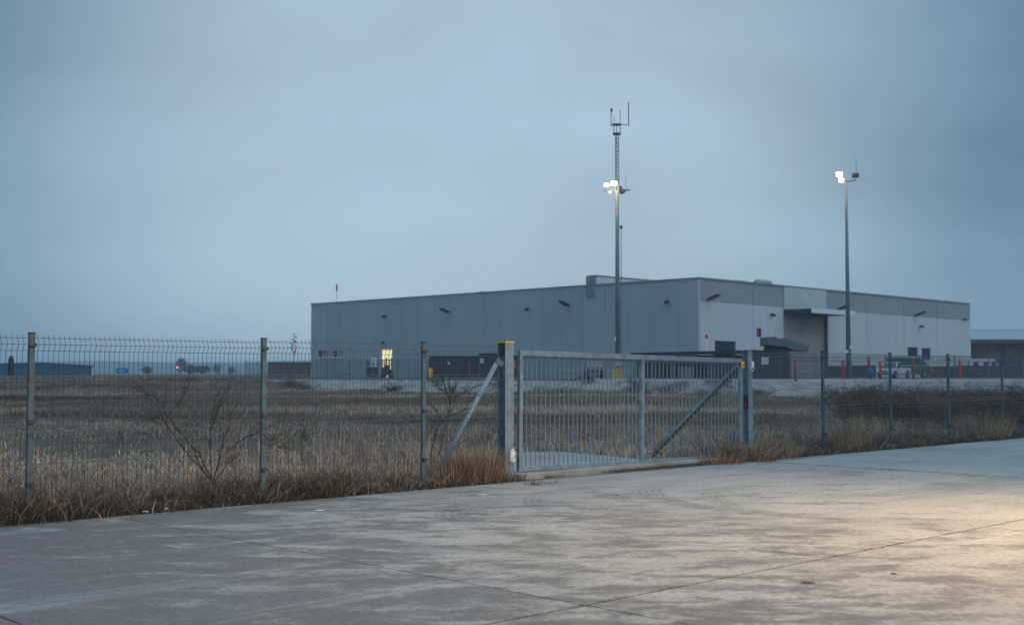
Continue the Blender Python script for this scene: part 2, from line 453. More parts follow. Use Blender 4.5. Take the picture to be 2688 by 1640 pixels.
def ground_mat():
    m = bpy.data.materials.new('soil_and_thatch'); m.use_nodes = True
    nt = m.node_tree; L = nt.links; N = nt.nodes.new; b = nt.nodes['Principled BSDF']; b.inputs['Roughness'].default_value = .95; b.inputs['Specular IOR Level'].default_value = .1
    g = N('ShaderNodeNewGeometry')
    def noise(s, d=6, r=.65):
        n = N('ShaderNodeTexNoise'); n.inputs['Scale'].default_value = s; n.inputs['Detail'].default_value = d; n.inputs['Roughness'].default_value = r
        L.new(g.outputs['Position'], n.inputs['Vector']); return n.outputs['Fac']
    def ramp(f, els):
        r = N('ShaderNodeValToRGB')
        r.color_ramp.elements[0].position = els[0][0]; r.color_ramp.elements[0].color = (*els[0][1], 1)
        r.color_ramp.elements[1].position = els[1][0]; r.color_ramp.elements[1].color = (*els[1][1], 1)
        L.new(f, r.inputs[0]); return r.outputs[0]
    soil = ramp(noise(.5, 9, .75), [(.3, (.05,.037,.029)), (.72, (.19,.138,.10))])
    rub = ramp(noise(1.1, 9, .75), [(.3, (.12,.108,.096)), (.68, (.42,.38,.335))])
    a = N('ShaderNodeAttribute'); a.attribute_name = 'rubble'
    mx = N('ShaderNodeMixRGB'); L.new(a.outputs['Fac'], mx.inputs[0]); L.new(soil, mx.inputs[1]); L.new(rub, mx.inputs[2])
    L.new(mx.outputs[0], b.inputs['Base Color'])
    bp = N('ShaderNodeBump'); bp.inputs['Strength'].default_value = .8; bp.inputs['Distance'].default_value = .08
    L.new(noise(3, 8, .7), bp.inputs['Height']); L.new(bp.outputs[0], b.inputs['Normal'])
    return m
me.materials.append(ground_mat())

# far hills
hx = np.linspace(-2600, 2600, 120); mb = MB()
vs = []
for i, x in enumerate(hx):
    h = 17 + 7 * float(vnoise(x, 3, .0016)) + 5 * float(vnoise(x, 9, .006)) + 2.5 * float(vnoise(x, 19, .03))
    vs += [(x, 2300, -2), (x, 2500, h), (x, 2900, -2)]
fs = []
for i in range(len(hx)-1):
    a = i*3; fs += [(a, a+3, a+4, a+1), (a+1, a+4, a+5, a+2)]
mb.add(vs, fs)
struct(mb.build('hills', M['hill'], smooth=True), 'low wooded ridge on the horizon')

# ------------------------------------------------------------------ concrete pavement
pave = thing('pavement', 'large worn concrete paving in the foreground', None, (0, 0, 0), A)
pave['kind'] = 'structure'
S_J = [-14.6, -11.65, -8.75, -5.85, -2.95, 0, 2.95, 5.83, 8.73, 11.58, 14.5, 17.44, 20.4, 23.3, 26.2, 29.1, 32.0, 34.9, 37.8, 40.7]
M_J = [-14.8, -8.1, -1.35, 5.38, 12.1]
gaps = {5.83: .016, 8.73: .006, 11.58: .012, 14.5: .002, 17.44: .085}
for i in range(len(S_J)-1):
    for j in range(len(M_J)-1):
        g0, g1 = gaps.get(S_J[i], .012)/2, gaps.get(S_J[i+1], .012)/2
        m0, m1 = M_J[j] + .019, M_J[j+1] - (.019 if j < len(M_J)-2 else 0)
        x0, x1 = S_J[i] + g0, S_J[i+1] - g1
        # a slightly ragged, chipped outline
        poly = []
        def edge(p, q, n):
            for k in range(n):
                t = k / n; poly.append((p[0]+(q[0]-p[0])*t + random.uniform(-.003,.003), p[1]+(q[1]-p[1])*t + random.uniform(-.004,.004)))
        edge((x0,m0),(x1,m0),8); edge((x1,m0),(x1,m1),14); edge((x1,m1),(x0,m1),8); edge((x0,m1),(x0,m0),14)
        dz = random.uniform(-.0008, .0008)
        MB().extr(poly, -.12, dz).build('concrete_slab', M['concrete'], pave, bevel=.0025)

apron = MB()
ap = [(12.2,12.72),(15.4,12.72),(15.6,13.4),(16.0,14.7),(15.9,15.5),(15.3,16.0),(14.4,15.2),(13.2,14.0)]
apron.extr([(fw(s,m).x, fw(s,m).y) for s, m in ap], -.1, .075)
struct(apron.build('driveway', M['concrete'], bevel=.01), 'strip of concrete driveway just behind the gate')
sill = MB().box(12.02, 17.75, 12.36, 12.68, -.1, .072).build('gate_sill', M['concrete_plain'], bevel=.012)
sill.rotation_euler = (0, 0, A); struct(sill, 'low concrete sill under the gate')

# ------------------------------------------------------------------ yard platform
yard_poly = [(x, y) for x, y in EDGE if -70 < x < 200] + [(120, 260), (-60, 260)]
yard_poly = [p for p in yard_poly]
yd = MB().extr(yard_poly, .2, 1.0).build('yard', M['yard']); struct(yd, 'raised asphalt yard round the warehouse')
kb = MB()
ed = [(x, y) for x, y in EDGE if -70 < x < 200]
for (xa, ya), (xb, yb) in zip(ed[:-1], ed[1:]):
    if xa < 0: continue
    dv = Vector((xb-xa, yb-ya, 0)).normalized(); nv = Vector((-dv.y, dv.x, 0))
    p, q = Vector((xa, ya, 0)), Vector((xb, yb, 0))
    a1, b1, c1, d1 = p - nv*.25, q - nv*.25, q + nv*1.6, p + nv*1.6
    kb.extr([(v.x, v.y) for v in (a1, b1, c1, d1)], .5, 1.06)
struct(kb.build('yard_kerb', M['kerb']), 'pale concrete strip along the edge of the yard')

# ------------------------------------------------------------------ warehouse
CORN = at(1836, 733, 120.0)
ZT = CORN.z - 1.0                                            # wall height above the yard
UR = Vector((.701, .713, 0)).normalized(); UL = Vector((-UR.y, UR.x, 0))
C0 = Vector((CORN.x, CORN.y, 1.0))
def bl(px, py, dx=0.0):                                      # left face: (y, z) in building space
    p = onplane(px, py, C0 + UR * dx, UR) - C0; return p.dot(UL), p.z
def br(px, py, dy=0.0):                                      # right face: (x, z)
    p = onplane(px, py, C0 + UL * dy, UL) - C0; return p.dot(UR), p.z
LEN_L = bl(817, 800)[0]; LEN_R = br(2545, 800)[0]
ware = thing('warehouse', 'long grey metal-clad warehouse with pale right side and roof units', 'building', C0, math.atan2(UR.y, UR.x))
MB().box(.15, LEN_R-.15, .15, LEN_L-.15, -.3, ZT-.15).build('wall_core', M['core'], ware)
MB().box(.16, LEN_R-.16, .16, LEN_L-.16, ZT-.14, ZT-.05).build('roof', M['roofing'], ware)
def panel_mesh(u0, u1, z0, z1, holes):
    """cells of a wall panel with openings left out, as (u0,u1,z0,z1) rectangles"""
    us = sorted({u0, u1, *[min(max(h[i], u0), u1) for h in holes for i in (0, 1)]})
    zs = sorted({z0, z1, *[min(max(h[i], z0), z1) for h in holes for i in (2, 3)]})
    for a, b in zip(us[:-1], us[1:]):
        for c, d in zip(zs[:-1], zs[1:]):
            mu, mz = (a+b)/2, (c+d)/2
            if any(h[0] < mu < h[1] and h[2] < mz < h[3] for h in holes): continue
            yield a, b, c, d
# openings: left face
def lrect(x0, y0, x1, y1):
    a = bl(x0, y0); b = bl(x1, y1); return (b[0], a[0], b[1], a[1])
def rrect(x0, y0, x1, y1, dy=0.0):
    a = br(x0, y0, dy); b = br(x1, y1, dy); return (a[0], b[0], b[1], a[1])
win1, win2 = lrect(833, 919, 862, 938), lrect(872, 919, 901, 938)
door = lrect(1001, 917, 1029, 985); door = (door[0], door[1], 0.02, door[3])
holesL = [win1, win2, door]
jl = [1836, 1784, 1716, 1648, 1588, 1528, 1472, 1419, 1365, 1318, 1272, 1228, 1184, 1143, 1100, 1057, 1014, 975, 935, 896, 857]
js = [0.0] + [bl(x, 800)[0] for x in jl[1:]] + [LEN_L]
for a, b in zip(js[:-1], js[1:]):
    mb = MB()
    for u0, u1, z0, z1 in panel_mesh(a+.012, b-.012, 0, ZT, holesL): mb.box(0, .14, u0, u1, z0, z1)
    mb.build('wall_panel', M['wall_blue'], ware)
# openings: right face
bay0, bay1 = br(2056, 760)[0], br(2166, 760)[0]
dgreen = rrect(1876, 894, 1932, 960); dgreen = (dgreen[0], dgreen[1], .02, dgreen[3])
vent1 = rrect(2382, 911, 2410, 945); vent2 = rrect(2419, 913, 2443, 945)
swin = rrect(1986, 861, 1997, 884)
holesR = [dgreen, swin, vent1, vent2]
zband = br(1836, 790)[1]
jr = [0.02] + [br(1976, 800)[0], bay0, bay1, br(2273, 800)[0], br(2372, 800)[0], br(2459, 800)[0], LEN_R]
for a, b in zip(jr[:-1], jr[1:]):
    if a == bay0: continue
    mb = MB().box(a+.03, b-.03, 0, .14, zband+.02, ZT)
    mb.build('wall_panel', M['wall_band'], ware)
    mb = MB()
    for u0, u1, z0, z1 in panel_mesh(a+.03, b-.03, 0, zband, holesR): mb.box(u0, u1, -.01, .14, z0, z1)
    mb.build('wall_panel', M['wall_pale'], ware)
# entrance bay
zbay = br(2056, 812)[1]
MB().box(bay0+.02, bay1-.02, -.12, .14, zbay, ZT+.02).build('entrance_fascia', M['wall_entry'], ware)
zj = br(2110, 870)[1]
MB().box(bay0, bay1, .145, .17, 0, zj-.03).build('recess_panel', M['wall_recess'], ware)
MB().box(bay0, bay1, .145, .17, zj+.03, zbay).build('recess_panel', M['wall_recess'], ware)
# small white emblem high on the entrance bay: a narrow figure with a spread foot
ex, ez = br(2111, 779); em = MB()
K = .62
em.box(ex-.22*K, ex+.22*K, -.15, -.122, ez-.05*K, ez+.5*K); em.prism([(ex-.62*K, ez-.62*K), (ex-.25*K, ez-.62*K), (ex+.06*K, ez-.1*K), (ex-.2*K, ez-.05*K)], -.15, -.122)
em.prism([(ex+.62*K, ez-.62*K), (ex+.2*K, ez-.05*K), (ex-.06*K, ez-.1*K), (ex+.25*K, ez-.62*K)], -.152, -.124)
em.build('emblem', M['white_plastic'], ware)
# flat canopy in front of the bay
pcan = onplane(2130, 815, C0 + UR * bay0, UR) - C0
cdep = -pcan.dot(UL)
ct = (onplane(2130, 809, C0 - UL * cdep, UL) - C0).z; cb = (onplane(2130, 820, C0 - UL * cdep, UL) - C0).z
cx1 = (onplane(2243, 815, C0 - UL * cdep, UL) - C0).dot(UR)
MB().box(bay0, cx1, -cdep, -.13, cb, ct).build('canopy', M['dark_metal'], ware)
MB().box(bay0-.02, cx1+.03, -cdep-.06, -cdep-.003, cb-.03, ct+.04).build('canopy_fascia', M['white_plastic'], ware)
MB().tube([(bay1-.15, -.2, 0), (bay1-.15, -.2, cb)], .14, 8).build('downpipe', M['dark_metal'], ware)
# roof edge trims
MB().box(-.08, .22, -.08, LEN_L+.05, ZT+.03, ZT+.22).build('roof_trim', M['trim'], ware)
MB().box(.225, LEN_R+.05, -.09, .22, ZT+.03, ZT+.22).build('roof_trim', M['trim'], ware)
MB().box(LEN_R, LEN_R+.12, 0, LEN_L, 0, ZT).build('wall_panel', M['wall_pale'], ware)
MB().box(-.05, .0, -.05, .18, 0, ZT).build('corner_trim', M['wall_pale'], ware)
# doors and windows
def window(r, face):
    y0, y1, z0, z1 = r
    g = MB().box(.143, .149, y0, y1, z0, z1).build('window', M['glass'], ware)
    f = MB(); w = .09
    for a, b, c, d in ((y0, y0+w, z0, z1), (y1-w, y1, z0, z1), (y0+w, y1-w, z1-w, z1), (y0+w, y1-w, z0, z0+w)): f.box(.02, .14, a, b, c, d)
    mid = (y0+y1)/2; f.box(.04, .14, mid-w*.7, mid+w*.7, z0+w, z1-w)
    f.build('frame', M['pale_metal'], g)
    MB().box(-.12, .1, y0-.1, y1+.1, z0-.12, z0).build('sill', M['pale_metal'], g)
    MB().box(.12, .138, y0+w, y0+(y1-y0)*.42, z0+w, z1-w).build('curtain', M['blind'], g)
window(win1, 0); window(win2, 0)
y0, y1, z0, z1 = door
dr = MB().box(.143, .149, y0, y1, z0, z1).build('glazed_door', M['lit'], ware)
dr['label'] = 'brightly lit glazed entrance door'
f = MB()
for k in range(4):
    yy = y0 + (y1-y0)*k/3; f.box(.11, .14, yy-.025, yy+.025, z0, z1)
f.build('frame', M['wall_recess'], dr)
x0, x1, z0, z1 = dgreen
gd_ = MB().box(x0, x1, .143, .149, z0, z1).build('roller_shutter', M['green_door'], ware)
sl = MB()
k = z0
while k < z1-.3:
    sl.box(x0, x1-.9, .115, .142, k+.02, k+.26); k += .3
sl.build('slat', M['green_door'], gd_)
for r in (vent1, vent2):
    x0, x1, z0, z1 = r
    v = MB().box(x0, x1, .143, .149, z0, z1).build('louvre_opening', M['black'], ware)
    lv = MB(); k = z0+.1
    while k < z1-.15: lv.box(x0+.03, x1-.03, .09, .14, k, k+.10); k += .28
    lv.build('louvre', M['dark_metal'], v)
x0, x1, z0, z1 = swin
sw = MB().box(x0, x1, .143, .149, z0, z1).build('window', M['wall_recess'], ware)
f = MB(); w = .13
for a, b, c, d in ((x0, x0+w, z0, z1), (x1-w, x1, z0, z1), (x0+w, x1-w, z1-w, z1), (x0+w, x1-w, z0, z0+w)): f.box(a, b, -.06, .14, c, d)
f.build('frame', M['dark_metal'], sw)
# narrow white notice strip with a red disc by the corner
x0, x1, z0, z1 = rrect(1849, 874, 1858, 921)
sg = MB().box(x0, x1, -.05, -.012, z0, z1).build('notice', M['white_plastic'], ware)
zc = br(1853, 883)[1]
MB().tube([((x0+x1)/2, -.066, zc), ((x0+x1)/2, -.052, zc)], .24, 16).build('red_disc', M['red'], sg)
tx = MB()
for k in range(5):
    zz = zc - .5 - k*.27; tx.box(x0+.1, x1-.1-random.random()*.08, -.06, -.052, zz-.07, zz+.07)
tx.build('lettering', M['kerb'], sg)['kind'] = 'stuff'
# wall floodlights (unlit), cameras
def wall_lamp(face, px, py, big=True):
    if face == 'l':
        y, z = bl(px, py); base = Vector((0, y, z)); out = Vector((-1, 0, 0)); side = Vector((0, 1, 0))
    else:
        x, z = br(px, py); base = Vector((x, -.01, z)); out = Vector((0, -1, 0)); side = Vector((1, 0, 0))
    mb = MB()
    if big:
        h = base + out*.75 + Vector((0, 0, .25))
        mb.bar(base, base + out*.45 + Vector((0, 0, .08)), .12, .12, side)
        mb.bar(base + out*.3 + Vector((0, 0, .02)), base + out*1.45 + Vector((0, 0, .42)), .62, .2, Vector((0, 0, 1)))
        mb.build('wall_lamp', M['dark_metal'], ware)
    else:
        mb.bar(base, base + out*.3, .1, .1, Vector((0, 0, 1))); mb.bar(base + out*.15 + Vector((0,0,.05)), base + out*.55 - Vector((0,0,.1)), .3, .26, Vector((0,0,1)))
        mb.build('security_camera', M['dark_metal'], ware)
for px, py in ((1181, 820), (1494, 802)): wall_lamp('l', px, py)
for px, py in ((1013, 830), (1388, 811), (1755, 792), (1010, 899)): wall_lamp('l', px, py, False)
for px, py in ((1856, 786), (2198, 812), (2400, 828)): wall_lamp('r', px, py)
for px, py in ((2022, 826), (2413, 856), (2528, 838)): wall_lamp('r', px, py, False)
# rooftop block with three ducts
yb0, _ = bl(1563, 760); yb1, _ = bl(1540, 760)
zb = (onplane(1552, 725, C0, UR) - C0).z
rb = MB().box(.23, 48, yb0, yb1-.06, ZT-.1, zb).build('firewall', M['wall_pale'], ware)
MB().box(.1, 48.1, yb0-.08, yb1, zb+.003, zb+.11).build('cap', M['trim'], rb)
zd0 = bl(1550, 778)[1]
MB().box(-.06, -.005, yb0+.02, yb1-.02, zd0, ZT+.02).build('duct_board', M['pale_metal'], ware)
for k in range(3):
    y = yb0 + (yb1-yb0)*(.14 + .36*k); MB().box(-.16, -.09, y-.13, y+.13, zd0-.05, zb+.05).build('duct', M['trim'], ware)
for px, w, h in ((1943, 2.6, .75), (2003, 3.0, 1.05)):
    x, _ = br(px, 745, 4)
    v = MB().tube([(x-w/2, 4, ZT+h*.62), (x-w/2+.3, 4, ZT+h*.7), (x+w/2-.3, 4, ZT+h*.7), (x+w/2, 4, ZT+h*.62)], [h*.3, h*.42, h*.42, h*.3], 12)
    vo = v.build('roof_vent', M['roof_pale'], ware)
    MB().box(x-w*.4, x+w*.4, 3.6, 4.4, ZT-.05, ZT+h*.28).build('curb', M['trim'], vo)
for px in (1264,):
    y, _ = bl(px, 770, 3); MB().box(2.8, 3.5, y-.4, y+.4, ZT-.05, ZT+.55).build('roof_vent', M['pale_metal'], ware)
# windsock mast on the roof
y, zt = bl(884, 747, 6); zr = bl(884, 762, 6)[1]
wm = thing('roof_aerial', 'thin rod with a red top on the far end of the warehouse roof', 'aerial', C0 + UR*6 + UL*y + Vector((0,0,ZT-.05)), 0)
MB().tube([(0,0,0), (0,0,zr-ZT)], .035, 6).build('rod', M['pale_metal'], wm)
MB().tube([(0,0,zr-ZT), (0,0,zt-ZT+.05)], .11, 8).build('red_tip', M['red'], wm)

# carport, enclosure and awning in front of the warehouse
def yardloc(px, Y): p = at(px, HZ, Y); return Vector((p.x, p.y, 1.0))
cp = yardloc(1655, 110); p2 = yardloc(1985, 108); dv = (p2 - cp); LC = dv.length
zc0 = at(1655, 926, 110).z - 1; zc1 = at(1985, 918, 108).z - 1
car = thing('carport', 'low open shelter with a thin black roof in front of the warehouse corner', 'shelter', cp, math.atan2(dv.y, dv.x))
MB().prism([(0, zc0-.12), (LC, zc1-.30), (LC, zc1), (0, zc0)], 0, 5).build('roof', M['black_roof'], car)
for k in range(7):
    x = .2 + (LC-.4)*k/6
    MB().box(x-.06, x+.06, .15, .27, 0, zc0-.13).build('post', M['galv_dark'], car)
MB().box(.1, LC, 4.7, 4.8, 0, zc0-.14).build('back_panel', M['dark_panel'], car)
for k, (a, w, h) in enumerate(((2.2, 1.1, 1.4), (5.0, 1.3, 1.2), (8.2, 1.2, 1.5))):
    o = MB().box(-w/2, w/2, -.5, .5, 0, h)
    for q in range(1, 4): o.box(-w/2-.02, w/2+.02, -.52, .52, h*q/4-.03, h*q/4+.03)
    ob = o.build('storage_crate', M['dark_metal' if k != 1 else 'wall_recess']); p = cp + dv*(a/LC); nv = Vector((-dv.y, dv.x, 0)).normalized()
    ob.location = (p + nv*2.2); ob.rotation_euler = (0, 0, math.atan2(dv.y, dv.x))
    tag(ob, ['dark ribbed crate under the left end of the black shelter', 'grey ribbed crate under the middle of the black shelter', 'dark ribbed crate under the right half of the black shelter'][k], 'crate')
ce = yardloc(1972, 101); c2 = yardloc(2076, 101); WE = (c2-ce).length; he = at(2000, 921, 101).z - 1
enc = thing('storage_enclosure', 'dark slatted enclosure with a white notice on its front', 'enclosure', ce, 0)
MB().box(.06, WE-.06, .1, 3, 0, he-.1).build('body', M['dark_panel'], enc)
n = 28
for k in range(n):
    x = WE*k/(n-1); MB().box(x-.03, x+.03, -.03, .03, .15, he-.25).build('slat', M['dark_metal'], enc)
for z in (.12, he-.5, he-.2): MB().box(0, WE, .035, .095, z, z+.09).build('rail', M['galv_dark'], enc)
MB().box(-.1, WE+.1, -.1, 3.1, he-.05, he+.07).build('roof', M['black_roof'], enc)
a, b = at(1999, 937, 100.9), at(2018, 956, 100.9)
MB().box(a.x-ce.x, b.x-ce.x, -.09, -.04, b.z-1, a.z-1).build('notice', M['white_plastic'], enc)
# sagging awning
aw0 = yardloc(2015, 108)
aw = thing('awning', 'sagging grey tarpaulin awning sloping down in front of the entrance bay', 'awning', aw0, 0)
def awp(px, py): p = at(px, py, 108); return (p.x-aw0.x, p.z-1)
prof = [awp(*q) for q in ((2014,906),(2014,884),(2036,883),(2044,888),(2060,887),(2090,895),(2126,906),(2121,922),(2085,920),(2062,911),(2030,908))]
MB().prism(prof, 0, 3.2).build('tarpaulin', M['tarp'], aw, bevel=.05)
MB().prism([awp(*q) for q in ((2022,909),(2060,912),(2076,919),(2074,923),(2022,923))], .3, 2.9).build('underside', M['black_roof'], aw)
for x in (.3, 1.6): MB().box(x, x+.1, .6, .7, 0, awp(2030, 912)[1]).build('post', M['dark_metal'], aw)

# ------------------------------------------------------------------ inner yard fence
def ground_edge(x): return float(np.interp(x, EX, EY))
inf = thing('yard_fence', 'fine wire fence along the far edge of the raised yard', 'fence', (0, 0, 0), 0)
pts = []
x = -30.0
while x < 72: pts.append(Vector((x, ground_edge(x) + 1.9, 1.0))); x += 2.7
for i, p in enumerate(pts):
    MB().box(p.x-.035, p.x+.035, p.y-.035, p.y+.035, p.z, p.z+1.95).build('post', M['galv_dark'], inf)
    if i < len(pts)-1:
        q = pts[i+1]
        a, b = p + (q-p)*.02, p + (q-p)*.98
        MB().add([(a.x,a.y,1.06),(b.x,b.y,1.06),(b.x,b.y,2.85),(a.x,a.y,2.85)], [(0,1,2,3)]).build('mesh_panel', M['screen'], inf)
        w = MB()
        for z in (1.08, 1.5, 2.0, 2.45, 2.86): w.bar((a.x,a.y-.02,z), (b.x,b.y-.02,z), .02, .02)
        w.build('wire', M['wire'], inf)

# dark privacy screens standing behind the vehicles
def screen_run(px0, px1, Y, ytop, label):
    a, b = yardloc(px0, Y), yardloc(px1, Y); h = at(px0, ytop, Y).z - 1; L = (b-a).length
    t = thing('privacy_screen', label, 'screen', a, 0)
    n = max(1, int(L/2.4))
    for k in range(n):
        x = L*k/n; hh = h + random.uniform(-.1, .12)
        MB().box(x+.05, x+L/n-.02, 0, .06, .06, hh).build('fabric_panel', M['dark_panel'], t)
        MB().box(x-.03, x+.045, -.02, .09, 0, hh+.1).build('post', M['galv_dark'], t)
screen_run(2172, 2300, 134, 958, 'low dark screen behind the light mast and blue drum')
screen_run(2440, 2700, 134, 960, 'low dark screen to the right of the parked vehicles')

# ------------------------------------------------------------------ light masts
def floodlight(parent, c, aim, w, h, lit, name='floodlight'):
    aim = Vector(aim).normalized(); rgt = aim.cross(Vector((0,0,1))).normalized(); up = rgt.cross(aim).normalized(); c = Vector(c)
    def P(x, y, z): return c + rgt*x + up*y + aim*z
    mb = MB(); fr = [P(-w/2,-h/2,0), P(w/2,-h/2,0), P(w/2,h/2,0), P(-w/2,h/2,0)]; bk = [P(-w*.3,-h*.3,-.3), P(w*.3,-h*.3,-.3), P(w*.3,h*.3,-.3), P(-w*.3,h*.3,-.3)]
    mb.add(fr+bk, [(0,1,2,3),(7,6,5,4),(0,4,5,1),(1,5,6,2),(2,6,7,3),(3,7,4,0)])
    hd = mb.build(name, M['dark_metal'], parent)
    k = .92
    MB().add([P(-w/2*k,-h/2*k,.012), P(w/2*k,-h/2*k,.012), P(w/2*k,h/2*k,.012), P(-w/2*k,h/2*k,.012)], [(0,1,2,3)]).build('lens', M['lamp'] if lit == 1 else M['lamp_warm'] if lit == 2 else M['glass'], hd)
YM = 115.0
b0 = yardloc(1622, YM); b0.z = 1.0
def lm(px, py): p = at(px, py, YM); return Vector((p.x-b0.x, 0, p.z-1.0))
mast = thing('light_mast', 'tall floodlight mast with lattice aerial tower on top and yellow foot', 'light mast', b0)
ztop = lm(1620, 500).z; xt = lm(1620, 500).x
xs_ = lambda z: 0
MB().tube([(0,0,0), (0,0,ztop*.5), (0,0,ztop)], [.25,.21,.16], 12).build('pole', M['mast'], mast, smooth=True)
ft = MB().frustum((-.62,.62,-.5,.5), (-.42,.42,-.36,.36), 0, .75); ft.box(-.4,.4,-.38,.38,.76,1.05)
ft.build('yellow_foot', M['yellow'], mast)
MB().box(.5, 1.15, -.35, .1, .25, .5).build('yellow_bracket', M['yellow'], mast)
MB().box(-.36, .36, -.45, -.26, 1.2, 2.35).build('control_box', M['pale_metal'], mast)
MB().tube([(.95,-.1,.4), (.95,-.1,2.6)], .05, 6).build('conduit', M['pale_metal'], mast)
p = lm(1613, 890); MB().box(-.33, -.2, -.3, -.1, p.z-.12, p.z+.18).build('white_fitting', M['white_plastic'], mast)
zl = lm(1600, 487).z
MB().bar((-1.3,0,zl-.55), (1.2,0,zl-.45), .12, .12).build('crossarm', M['dark_metal'], mast)
floodlight(mast, (lm(1591,487).x, -.35, lm(1591,487).z), (-.35,-1,-.35), .50, .38, 1)
floodlight(mast, (lm(1611,483).x, -.30, lm(1611,483).z), (-.1,-1,-.35), .62, .48, 1)
floodlight(mast, (lm(1601,505).x, -.30, lm(1601,505).z), (-.4,-.8,-.6), .36, .3, 2)
for px, py, dx in ((1637, 503, .62), (1630, 494, .42)):
    c = lm(px, py); floodlight(mast, (c.x, .2, c.z), (.8,.5,-.45), dx, dx*.7, 0)
def glow(parent, loc, e):
    l = bpy.data.lights.new('floodlight_light', 'POINT'); l.energy = e; l.color = (1.0, .72, .42); l.shadow_soft_size = .2
    o = bpy.data.objects.new('floodlight_light', l); COL.objects.link(o); o.parent = parent; o.location = loc
glow(mast, (-.55, -.75, zl-.2), 260)
z0, z1 = ztop, lm(1620, 352).z
for k, (dx, dy) in enumerate(((-.16,-.1), (.16,-.1), (0,.18))):
    MB().tube([(dx,dy,z0-.3), (dx,dy,z1)], .04, 6).build('lattice_leg', M['mast'], mast)
mb = MB(); z = z0; s = 1; C3 = [(-.16,-.1), (.16,-.1), (0,.18)]
while z < z1-.4:
    for k in range(3):
        a, b = C3[k], C3[(k+1) % 3]
        if s < 0: a, b = b, a
        mb.bar((a[0],a[1],z), (b[0],b[1],z+.4), .03, .03)
    z += .4; s = -s
mb.build('lattice_bracing', M['mast'], mast)
MB().extr([(-.36,-.3), (.36,-.3), (.36,.3), (-.36,.3)], z1-.08, z1+.08).build('aerial_platform', M['dark_metal'], mast)
zr = lm(1620, 328).z
fr = MB()
for dx in (-.3, 0, .3): fr.tube([(dx,-.2 if dx else .2,z1), (dx,-.2 if dx else .2,zr)], .04, 6)
fr.box(-.42, .38, -.3, .3, zr-.05, zr+.09)
fr.build('aerial_frame', M['galv_dark'], mast)
ar = MB(); xa, xb = lm(1603, 330).x, lm(1651, 330).x
ar.bar((xa-.1,0,zr-.1), (-.3,0,zr-.02), .05, .05); ar.bar((.3,0,zr), (xb,0,zr), .05, .05); ar.build('side_arm', M['galv_dark'], mast)
for px, pt, r in ((1604, 286, .04), (1612, 306, .025), (1628, 288, .03), (1650, 269, .05)):
    t = lm(px, pt); MB().tube([(t.x,0,zr-.1), (t.x,0,t.z)], r, 6).build('aerial', M['galv_dark'], mast)
t = lm(1605, 288); MB().tube([(t.x,0,t.z-.25), (t.x,0,t.z+.1)], .1, 8).build('aerial_head', M['dark_metal'], mast)
t = lm(1643, 460); MB().tube([(t.x,.2,zl-.3), (t.x,.2,t.z)], .02, 6).build('lightning_rod', M['galv_dark'], mast)

p = yardloc(1632, 121)
def la(py): return at(1632, py, 121).z - 1.0
whip = thing('whip_aerial', 'very thin aerial rod just right of the light mast', 'aerial', p)
MB().tube([(0,0,0), (0,0,la(598))], .035, 6).build('rod', M['galv_dark'], whip)
MB().tube([(0,0,la(600)), (0,0,la(592))], .13, 8).build('tip', M['dark_metal'], whip)

YR = 108.0
b1 = yardloc(2228, YR)
def rm(px, py): q = at(px, py, YR); return Vector((q.x-b1.x, 0, q.z-1.0))
mast2 = thing('light_mast', 'plain tapered floodlight mast near the white pickup', 'light mast', b1)
zt = rm(2220, 476).z
MB().tube([(0,0,0), (0,0,zt*.5), (0,0,zt)], [.24,.17,.10], 12).build('pole', M['mast'], mast2, smooth=True)
MB().tube([(0,0,0), (0,0,.1)], .4, 12).build('base_plate', M['galv_dark'], mast2)
xl = lm  # noqa
MB().bar((-.45,0,zt+.25), (.05,0,zt-.05), .1, .1).build('arm', M['dark_metal'], mast2)
zo = zt
e = rm(2245, 472); MB().tube([(0,0,zt-.05), (.9,.1,zt+.12), (.9,.1,zt+.3)], .05, 6).build('arm', M['dark_metal'], mast2)
floodlight(mast2, (-.68,-.25,zt+.60), (-.3,-1,-.4), .58, .42, 1)
floodlight(mast2, (-.50,-.25,zt+.05), (-.25,-1,-.5), .50, .38, 1)
floodlight(mast2, (.82,-.1,zt+.5), (.5,.9,-.3), .62, .45, 0)
glow(mast2, (-.6, -.8, zt+.1), 160)
MB().tube([(.96,.1,zt+.3), (.96,.1,zt+2.0)], .018, 6).build('lightning_rod', M['galv_dark'], mast2)
for dx, py in ((-.2, 923), (.12, 912)):
    z = rm(2220, py).z; MB().box(dx-.08, dx+.1, -.33, -.2, z-.12, z+.14).build('white_fitting', M['white_plastic'], mast2)

# ------------------------------------------------------------------ red marker posts, drum, hydrant
reds = [(2088, 942, 94.0, .5, 'red marker post beside the entrance bay, second from the left'), (2213, 944, 94.0, .55, 'red marker post just left of the plain light mast'),
        (2281, 933, 112.0, .5, 'red marker post standing farther back behind the blue drum'), (2311, 948, 95.0, .45, 'red marker post in front of the white pickup bonnet'),
        (2398, 940, 95.0, .45, 'red marker post between the white pickup and the dark van wheel'), (2444, 960, 94.0, .3, 'short thin red marker post right of the dark van'),
        (2520, 944, 94.0, .45, 'red marker post farthest to the right along the yard edge'), (1232, 948, 108.0, .3, 'thin red marker post on the left near the gate brace')]
for px, pt, Y, w, lab in reds:
    p = yardloc(px, Y); p.z = 1.0
    h = at(px, pt, Y).z - 1.0; r = w*.5*.44
    t = thing('marker_post', lab, 'post', p, 0, 'red marker posts along the yard edge')
    MB().tube([(0,0,-.1), (0,0,h-.12), (0,0,h-.03), (0,0,h)], [r, r, r*.8, r*.3], 10).build('shaft', M['red'], t, smooth=True)
    MB().tube([(0,0,-.1), (0,0,.05)], r*1.5, 10).build('foot', M['dark_metal'], t)
